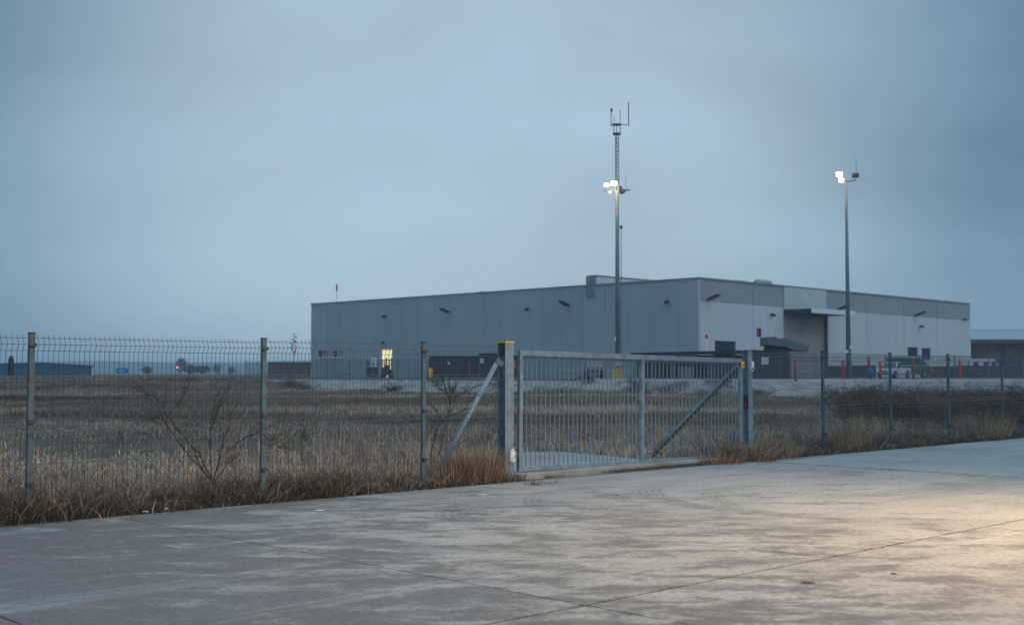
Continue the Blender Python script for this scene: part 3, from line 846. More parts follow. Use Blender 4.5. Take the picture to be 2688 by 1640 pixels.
p = yardloc(2287, 96.0); z0 = at(2287, 988, 96).z - 1; z1 = at(2287, 967, 96).z - 1
t = thing('blue_drum', 'bright blue drum on a short dark post at the yard edge', 'drum', p)
MB().tube([(0,0,z0), (0,0,z0+.05), (0,0,(z0+z1)/2), (0,0,z1-.05), (0,0,z1)], [.19,.215,.225,.215,.18], 14).build('drum', M['blue'], t, smooth=True)
MB().tube([(0,0,-.3), (0,0,z0)], .07, 8).build('post', M['dark_metal'], t)
p = at(1130, 990, 112); p.z = 1.0
t = thing('hydrant_cabinet', 'yellow cabinet on a stand in front of the dark yard screen', 'cabinet', (p.x, p.y, 1.0))
h = at(1130, 966, 112).z - 1
MB().frustum((-.14,.2,-.12,.12), (-.18,.18,-.16,.16), -.05, h*.45).build('stand', M['yellow'], t)
MB().box(-.18, .18, -.16, .16, h*.455, h).build('body', M['yellow'], t, bevel=.02)
MB().box(-.13, .13, -.13, .13, h+.005, h+.22).build('hood', M['dark_metal'], t)

# dark container with gear left of the gate
a, b = yardloc(1128, 116), yardloc(1330, 112); dv = b-a; L = dv.length; hc = at(1200, 937, 114).z - 1
ct_ = thing('dark_container', 'long low dark container behind the fence left of the gate post', 'container', a, math.atan2(dv.y, dv.x))
MB().box(0, L, 0, 2.4, .15, hc).build('body', M['dark_panel'], ct_)
for k in range(15):
    x = L*k/14; MB().box(x-.05, x+.05, -.06, -.003, .15, hc-.1).build('rib', M['dark_metal'], ct_)
MB().box(-.08, L+.08, -.1, 2.5, hc+.003, hc+.12).build('roof_edge', M['black_roof'], ct_)
for px, py, w in ((1163, 953, .22), (1278, 947, .36)):
    x = (at(px, py, 114)-a).dot(dv.normalized()); z = at(px, py, 114).z - 1
    MB().box(x-w/2, x+w/2, -.1, -.065, z-w*.7, z+w*.7).build('notice', M['white_plastic'], ct_)
MB().box(L*.62, L*.85, .3, 1.8, hc+.125, hc+.35).build('roof_unit', M['dark_metal'], ct_)
# boards on legs left of the lit door
a = yardloc(972, 136); t = thing('notice_stand', 'stand with two narrow white boards and a dark red box left of the lit door', 'notice board', a)
zt = at(975, 941, 136).z - 1; zb = at(975, 963, 136).z - 1
for px in (977, 985):
    x = at(px, 950, 136).x - a.x; MB().box(x-.15, x+.15, -.05, .0, zb, zt+.1).build('board', M['white_plastic'], t)
x = at(966, 950, 136).x - a.x; MB().box(x-.16, x+.16, -.1, .1, zb+.15, zb+.7).build('red_box', M['rust'], t)
MB().box(-.5, .9, .02, .1, .1, zb-.02).build('back_panel', M['dark_panel'], t)
for x in (-.45, .85): MB().box(x-.04, x+.04, -.02, .018, 0, zt).build('leg', M['galv_dark'], t)
# forklift in front of the door
a = yardloc(1016, 138); t = thing('forklift', 'small dark forklift parked in front of the lit door', 'forklift', a, math.radians(-70))
MB().box(-.9, .8, -.5, .5, .3, .95).build('chassis', M['black'], t, bevel=.06)
MB().box(-1.05, -.55, -.48, .48, .45, 1.2).build('counterweight', M['dark_metal'], t, bevel=.08)
g = MB()
for x, y in ((-.5,-.45), (-.5,.45), (.45,-.45), (.45,.45)): g.bar((x,y,.9), (x*.8,y*.9,2.0), .07, .07, (1,0,0))
g.box(-.5, .5, -.48, .48, 2.0, 2.08); g.build('overhead_guard', M['dark_metal'], t)
for y in (-.3, .3): MB().box(.82, .92, y-.06, y+.06, .1, 2.3).build('mast_rail', M['dark_metal'], t)
MB().box(-.35, .1, -.25, .25, .96, 1.45).build('seat', M['black'], t, bevel=.05)
for x, y in ((-.6,-.45), (-.6,.45), (.55,-.45), (.55,.45)): MB().tube([(x,y-.1,.27), (x,y+.1,.27)], .27, 14).build('wheel', M['tyre'], t)
for y in (-.3, .3): MB().box(.93, 1.9, y-.06, y+.06, .1, .15).build('fork', M['dark_metal'], t)

# ------------------------------------------------------------------ vehicles
def wheels(t, spots, r, w=.2):
    for x, y in spots:
        o = MB().tube([(x,y-w/2,r), (x,y-w/2+.03,r), (x,y+w/2-.03,r), (x,y+w/2,r)], [r*.9,r,r,r*.9], 18).build('wheel', M['tyre'], t)
        s = 1 if y > 0 else -1
        MB().tube([(x,y+s*(w/2-.02),r), (x,y+s*(w/2+.012),r)], r*.58, 14).build('rim', M['rim'], o)
a = yardloc(2346, 128)
pk = thing('pickup_truck', 'white pickup truck parked nose to the left near the blue drum', 'pickup', a, math.radians(180+48))
MB().prism([(-2.4,.55),(-2.4,1.05),(-.35,1.08),(.95,1.06),(2.2,.95),(2.38,.8),(2.4,.5),(2.2,.42),(-2.2,.42)], -.88, .88).build('body', M['car_white'], pk, bevel=.07)
MB().frustum((-.45,1.1,-.8,.8), (-.25,.55,-.66,.66), 1.07, 1.72).build('cab', M['car_white'], pk, bevel=.05)
ws = MB().add([(1.09,-.72,1.12),(1.09,.72,1.12),(.62,.6,1.66),(.62,-.6,1.66)], [(0,1,2,3)]); 
ws = MB().add([(1.125,-.74,1.12),(1.125,.74,1.12),(.625,.61,1.655),(.625,-.61,1.655)], [(0,1,2,3)]); ws.build('windscreen', M['glass'], pk)
for s in (-1, 1):
    MB().add([(.85,s*.805,1.13),(-.3,s*.805,1.13),(-.2,s*.70,1.62),(.5,s*.70,1.62)], [(0,1,2,3)]).build('side_window', M['glass'], pk)
    MB().box(2.3, 2.415, s*.62-.18, s*.62+.18, .68, .83).build('headlight', M['white_plastic'], pk)
    MB().box(.85, 1.0, s*.88-.02 if s > 0 else s*.88-.2, s*.88+.2 if s > 0 else s*.88+.02, 1.08, 1.26).build('mirror', M['black'], pk)
    for x in (-1.5, 1.5): MB().prism([(x-.46,.42),(x-.36,.74),(x,.86),(x+.36,.74),(x+.46,.42)], s*.86-.03, s*.86+.03).build('wheel_arch', M['black'], pk)
MB().box(2.3, 2.42, -.8, .8, .40, .58).build('bumper', M['black'], pk, bevel=.03)
MB().box(2.36, 2.412, -.42, .42, .68, .82).build('grille', M['black'], pk)
MB().box(-2.35, -.55, -.78, .78, 1.055, 1.07).build('cargo_bed', M['black'], pk)
wheels(pk, ((1.5,-.84), (1.5,.84), (-1.5,-.84), (-1.5,.84)), .36)

a = yardloc(2386, 133.5)
vn = thing('cargo_van', 'dark blue van with pale roof parked behind the white pickup', 'van', a, math.radians(-14))
MB().prism([(-2.6,.4),(-2.6,1.35),(2.0,1.35),(2.35,1.15),(2.55,.8),(2.5,.4)], -.95, .95).build('body', M['car_dark'], vn, bevel=.06)
MB().frustum((-2.55,1.95,-.92,.92), (-2.45,1.15,-.8,.8), 1.36, 2.25).build('cabin', M['car_dark'], vn, bevel=.05)
MB().frustum((-2.5,1.2,-.83,.83), (-2.3,.95,-.7,.7), 2.255, 2.4).build('roof', M['car_roof'], vn, bevel=.04)
MB().box(-2.58, 2.0, -.965, .965, 1.30, 1.42).build('waist_stripe', M['car_roof'], vn)
for s in (-1, 1):
    MB().add([(.3,s*.905,1.5),(1.55,s*.905,1.5),(1.08,s*.83,2.15),(.3,s*.83,2.15)], [(0,1,2,3)]).build('side_window', M['glass'], vn)
    MB().add([(-2.2,s*.905,1.5),(.15,s*.905,1.5),(.15,s*.83,2.15),(-2.2,s*.83,2.15)], [(0,1,2,3)]).build('side_window', M['glass'], vn)
    MB().box(2.45, 2.57, s*.7-.15, s*.7+.15, .75, .95).build('headlight', M['pale_metal'], vn)
MB().add([(1.93,-.85,1.46),(1.93,.85,1.46),(1.25,.74,2.18),(1.25,-.74,2.18)], [(0,1,2,3)]).build('windscreen', M['glass'], vn)
wheels(vn, ((1.6,-.9), (1.6,.9), (-1.6,-.9), (-1.6,.9)), .38, .22)

a = yardloc(1558, 121)
ut = thing('utility_trailer', 'small grey utility truck with ribbed white rear left of the yellow mast foot', 'truck', a, math.radians(90))
MB().box(-1.6, 1.8, -.85, .85, .62, .78).build('chassis', M['black'], ut)
MB().box(-1.6, 0.4, -.84, .84, .79, 1.15).build('load_bed', M['galv'], ut, bevel=.03)
for k in range(4):
    z = 1.19 + k*.19; MB().box(-1.66, -1.58, -.84, -.84+1.68*(.98 if k == 0 else .97), z, z+.14).build('slat', M['pale_metal'], ut)
for y in (-.8, .8): MB().box(-1.57, -1.48, y-.05, y+.05, 1.15, 1.98).build('stake', M['galv_dark'], ut)
MB().frustum((.5,1.8,-.8,.8), (.6,1.5,-.7,.7), .79, 1.95).build('cab', M['galv_dark'], ut, bevel=.05)
MB().add([(.49,-.6,1.35),(.49,.6,1.35),(.57,.55,1.85),(.57,-.55,1.85)], [(0,1,2,3)]).build('rear_window', M['glass'], ut)
MB().box(-1.7, -1.62, -.7, .7, .5, .6).build('bumper', M['galv'], ut)
wheels(ut, ((1.2,-.75), (1.2,.75), (-1.0,-.75), (-1.0,.75)), .4, .26)

a = yardloc(2580, 165); a.z = 1.0
wv = thing('delivery_van', 'white van roof showing under the dark-walled building', 'van', a, math.radians(8))
MB().prism([(-2.4,.4),(-2.4,2.45),(1.2,2.5),(1.9,1.5),(2.5,1.2),(2.5,.4)], -.95, .95).build('body', M['car_white'], wv, bevel=.08)
for x in (-1.9, -.4, .7): MB().box(x, x+.75, -.962, -.952, 1.5, 2.1).build('side_window', M['glass'], wv)
wheels(wv, ((1.6,-.9), (1.6,.9), (-1.5,-.9), (-1.5,.9)), .36)

# ------------------------------------------------------------------ far buildings
a = at(2520, HZ, 235); rb_ = thing('shed_building', 'dark-walled building with a pale sheet roof beyond the warehouse', 'building', (a.x, a.y, .9), math.radians(-4))
he = at(2550, 891, 235).z - .9; hr = at(2550, 866, 245).z - .9
MB().box(0, 70, .2, 22, -1, he-.1).build('wall', M['stone_dark'], rb_)
roof = MB().add([(-.5,-.9,he),(71,-.9,he+.02),(71,12,hr),(-.5,12,hr),(-.5,24,he),(71,24,he)], [(0,1,2,3),(3,2,5,4)])
roof.build('roof', M['roof_pale'], rb_)
MB().box(-.5, 71, -.95, -.7, he-.75, he-.02).build('eave_board', M['dark_metal'], rb_)
for k in range(12): MB().box(3+k*5.6, 3.3+k*5.6, -.1, .18, -1, he-.76).build('pier', M['stone_dark'], rb_)
for k in range(11): MB().box(4.5+k*5.6, 6.6+k*5.6, .05, .19, 1.2, 2.6).build('window', M['glass'], rb_)
MB().box(-.5, 71, 11.7, 12.3, hr-.02, hr+.16).build('ridge_cap', M['pale_metal'], rb_)

Yb = 260.0
ash = math.atan((CX-242)/F); cr = at(242, HZ, Yb); L = 26.0
a = cr - Vector((math.cos(ash), math.sin(ash), 0))*L
bs = thing('blue_shed', 'low dark blue shed far off on the left horizon', 'building', (a.x, a.y, .85), ash)
def zB(py): return at(100, py, Yb).z - .85
xr = L - 10.2
MB().prism([(0,-.5),(L,-.5),(L,zB(961)),(xr,zB(953)),(0,zB(959))], 0, 30).build('wall', M['blue_shed'], bs)
MB().prism([(-.3,zB(959)),(xr,zB(953)),(L+.3,zB(961)),(L+.3,zB(961)+.15),(xr,zB(953)+.15),(-.3,zB(959)+.15)], -.3, 30.3).build('roof', M['blue_shed'], bs)
for k in range(12): MB().box(k*L/12+.5, k*L/12+.62, -.08, -.003, -.4, zB(962)).build('rib', M['blue_shed'], bs)
MB().box(L-.12, L+.25, -.2, .2, -.5, zB(963)).build('downpipe', M['pale_metal'], bs)

Yw = 185.0
a = at(706, HZ, Yw); L = (at(830, HZ, Yw) - a).length
bw = thing('brick_wall', 'low brown masonry wall beside the far end of the warehouse', 'wall', (a.x, Yw, .8), 0)
hw = at(760, 950, Yw).z - .8
for k in range(7):
    x = (L+3)*k/7
    MB().box(x+.02, x+(L+3)/7-.02, 0, .3, -.5, hw-.12).build('wall_section', M['brick'], bw)
    MB().box(x-.15, x+.15, -.08, -.003, -.5, hw-.1).build('pier', M['brick'], bw)
MB().box(-.2, L+3, -.1, .4, hw-.115, hw).build('coping', M['dark_metal'], bw)

# blue road board, red signal, roadside marker on the left
a = at(320, HZ, 240); t = thing('road_board', 'small blue board with white lettering far off on the left', 'sign', (a.x, 240, .85))
z0, z1 = at(320, 979, 240).z-.85, at(320, 966, 240).z-.85
MB().prism([(-1.15,z0),(1.15,z0),(1.35,(z0+z1)/2),(.95,z1),(-.95,z1),(-1.35,(z0+z1)/2)], 0, .15).build('panel', M['blue'], t)
lt = MB()
for k in range(5): lt.box(-.62+k*.26, -.46+k*.26, -.02, -.004, (z0+z1)/2-.14, (z0+z1)/2+.16)
lt.build('lettering', M['white_plastic'], t)['kind'] = 'stuff'
for x in (-.8, .8): MB().box(x-.06, x+.06, .05, .13, -.3, z0).build('leg', M['pale_metal'], t)
a = at(466, HZ, 250); t = thing('signal_lamp', 'small glowing red lamp on a pole on the left horizon', 'lamp', (a.x, 250, .85))
z = at(466, 964, 250).z-.85
MB().tube([(0,0,-.3), (0,0,z)], .06, 6).build('pole', M['dark_metal'], t)
hd = MB().box(-.22, .22, -.1, .2, z-.22, z+.22).build('head', M['black'], t)
MB().tube([(0,-.13,z), (0,-.11,z)], .2, 12).build('lens', M['lamp_red'], hd)
a = at(22, HZ, 95); zg = float(height(a.x, 95.0)); t = thing('roadside_marker', 'pale pole with a narrow dark pointed plate at the left edge', 'sign', (a.x, 95, zg))
zt = at(22, 942, 95).z-zg
MB().tube([(0,0,-.2), (0,0,zt)], .05, 8).build('pole', M['galv'], t)
x = .17; zb = at(22, 985, 95).z-zg; z1 = at(22, 934, 95).z-zg; zm = at(22, 945, 95).z-zg
MB().prism([(x-.09,zb),(x+.13,zb),(x+.12,zm),(x+.03,z1),(x-.06,zm)], -.3, .3).build('plate', M['black'], t)

# ------------------------------------------------------------------ near fence
FM = 12.55
ZW = [.06, .30, .56, .82, .885, .95, 1.21, 1.48, 1.74, 1.806, 1.873]
def wire_panel(L, pitch=.0565):
    mb = MB(); n = int(L / pitch); off = (L - n*pitch)/2 + pitch/2
    prof = [(.03,0), (.82,0), (.885,-.045), (.95,0), (1.74,0), (1.806,-.045), (1.873,0), (1.905,0)]
    for k in range(n):
        x = off + k*pitch; j = random.uniform(-.0015, .0015)
        mb.tube([(x + j, y, z) for z, y in prof], .0032, 4, False)
    for z in ZW:
        y = -.045 if z in (.885, 1.806) else 0
        mb.bar((0, y-.006, z), (L, y-.006, z), .0065, .0065)
    return mb
def fence(name, label, ss, first_gap, last_gap):
    t = thing(name, label, 'fence', fw(ss[0], FM, 0), A)
    s0 = ss[0]
    for i, s in enumerate(ss):
        if (i == 0 and first_gap) or (i == len(ss)-1 and last_gap): pass
        else:
            po = MB().box(s-s0-.03, s-s0+.03, .012, .062, -.3, 1.915).build('post', M['galv_dark'], t, bevel=.004)
            MB().box(s-s0-.033, s-s0+.033, .009, .065, 1.916, 1.93).build('post_cap', M['black'], po)
            for z in (.35, 1.0, 1.80): MB().box(s-s0-.036, s-s0+.036, -.02, .01, z-.02, z+.02).build('clamp', M['dark_metal'], po)
        if i < len(ss)-1:
            a = s-s0+.02; L = ss[i+1]-s-.04
            o = wire_panel(L).build('mesh_panel', M['wire'], t); o.location = (a, -.002*(i % 2), random.uniform(-.008, .008))
    return t
pl = [sof(85, FM), sof(696, FM), sof(1116, FM)]
fence('mesh_fence', 'bent wire mesh fence left of the gate with three steel posts', [pl[0]-5.3, pl[0]-2.65, *pl, 11.80], False, True)
pr = [sof(2164, FM), sof(2341, FM), sof(2493, FM), sof(2634, FM)]
fence('mesh_fence', 'bent wire mesh fence right of the gate running off to the right', [17.95, *pr, pr[-1]+2.65, pr[-1]+5.3], True, False)

# ------------------------------------------------------------------ gate posts and gate
def hbeam(mb, h, b, tw, tf, z0, z1):                        # flanges face the road (local y)
    mb.box(-b/2, b/2, -h/2, -h/2+tf, z0, z1); mb.box(-b/2, b/2, h/2-tf, h/2, z0, z1); mb.box(-tw/2, tw/2, -h/2+tf, h/2-tf, z0, z1); return mb
sgp = sof(1327, FM)
gp = thing('gate_post', 'thick steel beam gate post with yellow cap and leaning pipe brace', 'gate post', fw(sgp, FM, 0), A)
hp = onm(1327, 897, FM).z
hbeam(MB(), .17, .165, .010, .013, -.1, hp-.02).build('beam', M['galv'], gp)
MB().box(-.092, .092, -.096, .096, hp-.018, hp+.006).build('cap', M['yellow'], gp)
for z in (.28, 1.63):
    MB().box(.083, .13, -.075, -.02, z-.05, z+.05).build('hinge', M['rust'], gp)
hb = MB().box(-.02, .075, -.13, -.086, .24, .40).build('white_box', M['white_plastic'], gp, bevel=.008)
MB().box(.0, .05, -.125, -.09, .405, .43).build('lid', M['white_plastic'], hb)
mp_ = MB().box(-.085, -.02, -.04, .04, 1.80, 1.86); mp_.build('bolt_plate', M['dark_metal'], gp)
pb0, pb1 = onm(1304, 952, FM-.02), onm(1132, 1238, FM+.25)
inv = Matrix.Translation(fw(sgp, FM, 0)) @ Matrix.Rotation(A, 4, 'Z'); inv = inv.inverted()
q0, q1 = inv @ pb0, inv @ pb1; q1.z = -.05
MB().tube([q0, q1], .036, 12).build('pipe_brace', M['galv'], gp, smooth=True)
MB().bar(q0 + Vector((-.03, -.03, .05)), q0 + Vector((.09, -.03, -.03)), .01, .09).build('brace_lug', M['galv_dark'], gp)

sgr = sof(1962, FM)
gr = thing('gate_post', 'slimmer steel beam gate post with red reflector and white cable loop', 'gate post', fw(sgr, FM, 0), A)
hq = onm(1962, 921, FM).z
hbeam(MB(), .13, .125, .009, .011, -.1, hq).build('beam', M['galv'], gr)
MB().box(-.065, .065, -.068, .068, hq+.002, hq+.012).build('cap', M['rust'], gr)
z = onm(1953, 1055, FM).z
rf = MB().box(-.05, -.008, -.03, .03, z-.11, z+.12).build('reflector_case', M['black'], gr, bevel=.01)
MB().tube([(-.058,0,z-.05), (-.05,0,z-.05)], .032, 12).build('reflector', M['red_lens'], rf)
z = onm(1967, 962, FM).z
cb_ = MB().box(.005, .06, -.105, -.07, z-.02, z+.09).build('cable_box', M['white_plastic'], gr, bevel=.006)
MB().tube([(.02+.05*math.cos(k*.7), -.085-.01*(k % 2), z-.03+.055*math.sin(k*.7)) for k in range(10)], .008, 6).build('cable_loop', M['white_plastic'], cb_)

sg0 = sof(1359, FM); sg1 = sof(1943, FM); GL = sg1 - sg0
gz0 = onm(1360, 1237, FM).z; gz1 = onm(1360, 919, FM).z; GH = gz1 - gz0
zr_ = onm(1943, 941, FM).z
gate = thing('swing_gate', 'wide galvanised bar gate closed across the driveway', 'gate', fw(sg0, FM, gz0), A)
gate.rotation_euler = (0, math.atan2(gz1 - zr_, GL), A)
MB().box(.0, .066, -.03, .03, 0, GH-.08).build('stile', M['galv'], gate, bevel=.004)
MB().box(GL-.06, GL, -.03, .03, 0, GH-.08).build('stile', M['galv'], gate, bevel=.004)
xm = sof(1683, FM) - sg0
MB().box(xm-.04, xm+.04, -.03, .03, .072, GH-.082).build('stile', M['galv'], gate, bevel=.004)
MB().box(-.002, GL-.0, -.034, .034, GH-.08, GH).build('top_rail', M['galv'], gate, bevel=.005)
MB().box(.068, GL-.062, -.032, .032, 0, .07).build('bottom_rail', M['galv'], gate, bevel=.005)
MB().box(.07, GL-.065, -.012, .012, GH-.115, GH-.082).build('comb_rail', M['galv_dark'], gate)
barm = MB().box(-.006, .006, -.006, .006, .072, GH-.117).mesh('bar'); barm.materials.append(M['bar'])
for x0, x1, n in ((.066, xm-.04, 26), (xm+.04, GL-.06, 25)):
    for k in range(n):
        o = bpy.data.objects.new('bar', barm); COL.objects.link(o); o.parent = gate; o.location = (x0 + (x1-x0)*(k+1)/(n+1), 0, 0)
gi = gate.rotation_euler.to_matrix().to_4x4(); gi.translation = gate.location; gi = gi.inverted()
qa, qb = gi @ onm(1712, 1183, FM), gi @ onm(1930, 958, FM)
qa.y = qb.y = -.040
MB().tube([qa, qb], .030, 10).build('diagonal_brace', M['galv_dark'], gate, smooth=True)
qa2, qb2 = qa.copy(), qb.copy(); qa2.y = qb2.y = .02; qa2.z -= .115; qb2.z -= .115
MB().bar(qa2, qb2, .05, .012, (0, 1, 0)).build('brace_web', M['dark_metal'], gate)
MB().tube([qa + Vector((-.14,.02,-.02)), qa], .012, 6).build('brace_hook', M['galv'], gate)
zl_ = GH - .10
yb_ = MB().box(GL-.055, GL+.03, -.062, -.036, GH-.17, GH-.05).build('latch_block', M['yellow'], gate, bevel=.012)
MB().tube([(GL-.012,-.07,GH-.11), (GL-.012,-.063,GH-.11)], .017, 10).build('bolt', M['rust'], yb_)

# ------------------------------------------------------------------ grass (numpy blades)
def blade_mesh(name, P, H, W, lean, az, tint, seg=2):
    n = len(P); nv = 2*seg + 1
    V = np.zeros((n, nv, 3), np.float32)
    wx, wy = np.cos(az), np.sin(az)
    for k in range(seg):
        t = k/seg; w = W*(1-.55*t)
        c = P.copy(); c[:, 0] += lean[:, 0]*H*t*t; c[:, 1] += lean[:, 1]*H*t*t; c[:, 2] += H*(t - .28*t*t*np.minimum(1.5, np.hypot(lean[:, 0], lean[:, 1])))
        V[:, 2*k] = c; V[:, 2*k+1] = c
        V[:, 2*k, 0] -= wx*w/2; V[:, 2*k, 1] -= wy*w/2; V[:, 2*k+1, 0] += wx*w/2; V[:, 2*k+1, 1] += wy*w/2
    c = P.copy(); c[:, 0] += lean[:, 0]*H; c[:, 1] += lean[:, 1]*H; c[:, 2] += H*(1 - .28*np.minimum(1.5, np.hypot(lean[:, 0], lean[:, 1]))); V[:, -1] = c
    T = []
    for k in range(seg-1): T += [(2*k, 2*k+1, 2*k+3), (2*k, 2*k+3, 2*k+2)]
    T.append((2*seg-2, 2*seg-1, 2*seg)); T = np.array(T)
    tri = (np.arange(n)[:, None, None]*nv + T[None]).reshape(-1).astype(np.int32)
    me = bpy.data.meshes.new(name)
    me.vertices.add(n*nv); me.vertices.foreach_set('co', V.reshape(-1))
    me.loops.add(len(tri)); me.loops.foreach_set('vertex_index', tri)
    nt = len(tri)//3
    me.polygons.add(nt); me.polygons.foreach_set('loop_start', np.arange(nt, dtype=np.int32)*3)
    me.update(calc_edges=True)
    a = me.attributes.new('tint', 'FLOAT_COLOR', 'POINT')
    col = np.ones((n, nv, 4), np.float32); col[:, :, :3] = tint[:, None, :]
    a.data.foreach_set('color', col.reshape(-1))
    me.materials.append(M['grass'])
    o = bpy.data.objects.new(name, me); COL.objects.link(o)
    return o
STRAW = np.array([.60,.425,.30]); TAN = np.array([.45,.295,.20]); RUSSET = np.array([.185,.128,.088]); BROWN = np.array([.135,.097,.075]); GREY = np.array([.40,.325,.275]); OLIVE = np.array([.11,.112,.075]); DARK = np.array([.055,.044,.036])
def pick(n, cols, w):
    w = np.array(w, float); idx = rng.choice(len(cols), n, p=w/w.sum())
    c = np.stack(cols)[idx]; return c * rng.uniform(.65, 1.3, (n, 1))
def keep_out(x, y):                                          # driveway behind the gate stays bare
    s, m = scoord(x, y), mcoord(x, y); return (s > 12.0 + np.maximum(0, m-12.9)*1.0) & (s < 15.5 + (m-12.7)*.15) & (m > 12) & (m < 16.0)
def scatter(name, label, n, sampler, hfun, wfun, cols, wts, seg=2, lean=.45, clump=0, crad=.15, dark=None):
    if clump:
        nc = n // clump; cx, cy = sampler(nc)
        cx = np.repeat(cx, clump); cy = np.repeat(cy, clump)
        ctint = np.repeat(rng.uniform(.7, 1.25, nc), clump)
        hs = np.repeat(rng.uniform(.6, 1.3, nc), clump)
        r = crad*np.sqrt(rng.random(len(cx))); th = rng.uniform(0, 2*np.pi, len(cx))
        ox, oy = r*np.cos(th), r*np.sin(th); x, y = cx+ox, cy+oy
        lx, ly = ox/crad*lean*.8, oy/crad*lean*.8
    else:
        x, y = sampler(n); ctint = np.ones(len(x)); hs = np.ones(len(x)); lx = ly = np.zeros(len(x))
    ok = ~keep_out(x, y); x, y, ctint, hs = x[ok], y[ok], ctint[ok], hs[ok]
    if clump: lx, ly = lx[ok], ly[ok]
    else: lx = np.zeros(len(x)); ly = np.zeros(len(x))
    k = len(x)
    H = hfun(x, y)*hs*rng.uniform(.55, 1.25, k); W = wfun(x, y)*rng.uniform(.6, 1.4, k)
    th = rng.uniform(0, 2*np.pi, k); mag = lean*rng.random(k)
    ln = np.stack([lx + mag*np.cos(th), ly + mag*np.sin(th)], -1)
    P = np.stack([x, y, height(x, y) - .01], -1)
    tint = pick(k, cols, wts)*ctint[:, None]*(.50 + .65*vnoise(x, y, .16) + .45*vnoise(x, y, .5))[:, None]
    if dark is not None:
        d = dark(x, y)[:, None]; tint = tint*(1-d) + (DARK*rng.uniform(.6, 1.6, (k, 1)))*d
    o = blade_mesh(name, P, H, W, ln, rng.uniform(0, np.pi, k), tint, seg)
    tag(o, label, 'grass', kind='stuff'); return o
def strip(s0, s1, m0, m1, power=1.0):
    def f(n):
        s = rng.uniform(s0, s1, n); m = m0 + (m1-m0)*rng.random(n)**power
        return s*UX.x + m*UY.x, s*UX.y + m*UY.y
    return f
def not_gate(f, a=12.0, b=16.6):
    def g(n):
        x, y = f(int(n*1.3)); s = scoord(x, y); ok = (s < a) | (s > b); return x[ok][:n], y[ok][:n]
    return g
# verge along the paving: matted, tall, overhanging
vh = lambda x, y: .06 + .34*vnoise(x, y, 1.0)**1.4 + .10*(vnoise(x, y, .3) > .55)
scatter('verge_grass', 'matted dry brown grass along the edge of the paving', 62000, not_gate(strip(0.5, 34, 12.16, 13.3, 1.0)), vh, lambda x, y: np.full(x.shape, .0065),
        [TAN, RUSSET, BROWN, OLIVE, STRAW, DARK], [1.5, .8, 4.0, .9, 1.0, 4.0], 3, 1.45, 26, .24)
scatter('verge_thatch', 'dark flattened grass lying on the verge', 34000, not_gate(strip(0.5, 36, 12.09, 13.2)), lambda x, y: np.full(x.shape, .12), lambda x, y: np.full(x.shape, .009),
        [BROWN, DARK, RUSSET], [3, 5, .6], 2, 1.6)
# tall field grass behind the fence
fh = lambda x, y: (.06 + .30*vnoise(x, y, .28)**1.5 + .10*vnoise(x, y, .9)) * (1 - .3*sstep(25, 50, y))
def near_field(n):
    x = []; y = []; tot = 0
    while tot < n:
        Y = 9 + (60-9)*rng.random(n*2)**1.5; X = Y*rng.uniform(-.52, .56, n*2)
        m = mcoord(X, Y); ok = (m > 12.9) & (rng.random(n*2) < .12 + .88*sstep(.34, .58, vnoise(X, Y*1.6, .13))); x.append(X[ok]); y.append(Y[ok]); tot += ok.sum()
    return np.concatenate(x)[:n], np.concatenate(y)[:n]
def band_dark(x, y):
    k = sstep(.52, .66, vnoise(x + y*.25, y*3.0, .06))*.55
    b = sstep(2.5, 0, np.abs(y - (62 + 4*vnoise(x, 0, .05)*2 - 4)))*.8*sstep(8, -6, x)
    return np.clip(k*sstep(22, 34, y) + b, 0, .9)
scatter('field_grass', 'pale dry grass filling the near field behind the fence', 200000, near_field, fh, lambda x, y: .005 + .00022*y,
        [STRAW, TAN, GREY, BROWN, RUSSET, OLIVE], [2.8, 3.8, 1.6, 2.2, .9, .5], 2, 1.35, 20, .28, band_dark)
def far_field(n):
    x = []; y = []; tot = 0
    while tot < n:
        Y = 42 + 100*rng.random(n*2)**1.25; X = Y*rng.uniform(-.50, .50, n*2)
        e = np.interp(X, EX, EY); ok = (Y < e - .4) & (rng.random(n*2) > .80*rubble(X, Y)); x.append(X[ok]); y.append(Y[ok]); tot += ok.sum()
    return np.concatenate(x)[:n], np.concatenate(y)[:n]
def far_dark(x, y):
    e = np.interp(x, EX, EY); u = (y - (e - 8.5))/8.5
    foot = sstep(-.75, -.25, u)*sstep(.75, .25, u)*sstep(.34, .6, vnoise(x, y, .12))*.85
    bands = sstep(.50, .62, vnoise(x*.5, y*2.2, .05))*.6
    left = sstep(-12, -30, x)*sstep(.45, .6, vnoise(x*.6, y*2, .06))*.7
    return np.clip(foot + bands*(1-foot) + left*.5, 0, .92)
scatter('far_grass', 'dry grass and dark weeds of the far field below the yard', 170000, far_field, lambda x, y: .14 + .16*vnoise(x, y, .15), lambda x, y: .012 + .00018*y,
        [TAN, STRAW, GREY, BROWN], [3.6, 3.2, 1.2, 1.6], 2, .55, 12, .45, far_dark)
# grassy plain beyond, left
def plain(n):
    Y = 130 + 130*rng.random(n); X = Y*rng.uniform(-.5, -.17, n); e = np.interp(X, EX, EY); ok = Y < e + 60; return X[ok], Y[ok]
scatter('plain_grass', 'rough grass of the open ground on the far left', 26000, plain, lambda x, y: np.full(x.shape, .3), lambda x, y: np.full(x.shape, .06),
        [TAN, GREY, BROWN, DARK], [2, 2, 3, 2], 2, .6)

def brush(n):
    Y = rng.uniform(33, 74, n); u = rng.random(n)**.8; X = Y*(.27 + .19*u); return X, Y
scatter('thicket_brush', 'dark upright dead stems filling the thicket below the yard on the right', 16000, brush, lambda x, y: .45 + .55*vnoise(x, y, .3), lambda x, y: np.full(x.shape, .014),
        [DARK, BROWN, RUSSET], [5, 3, .6], 3, .55, 10, .35)
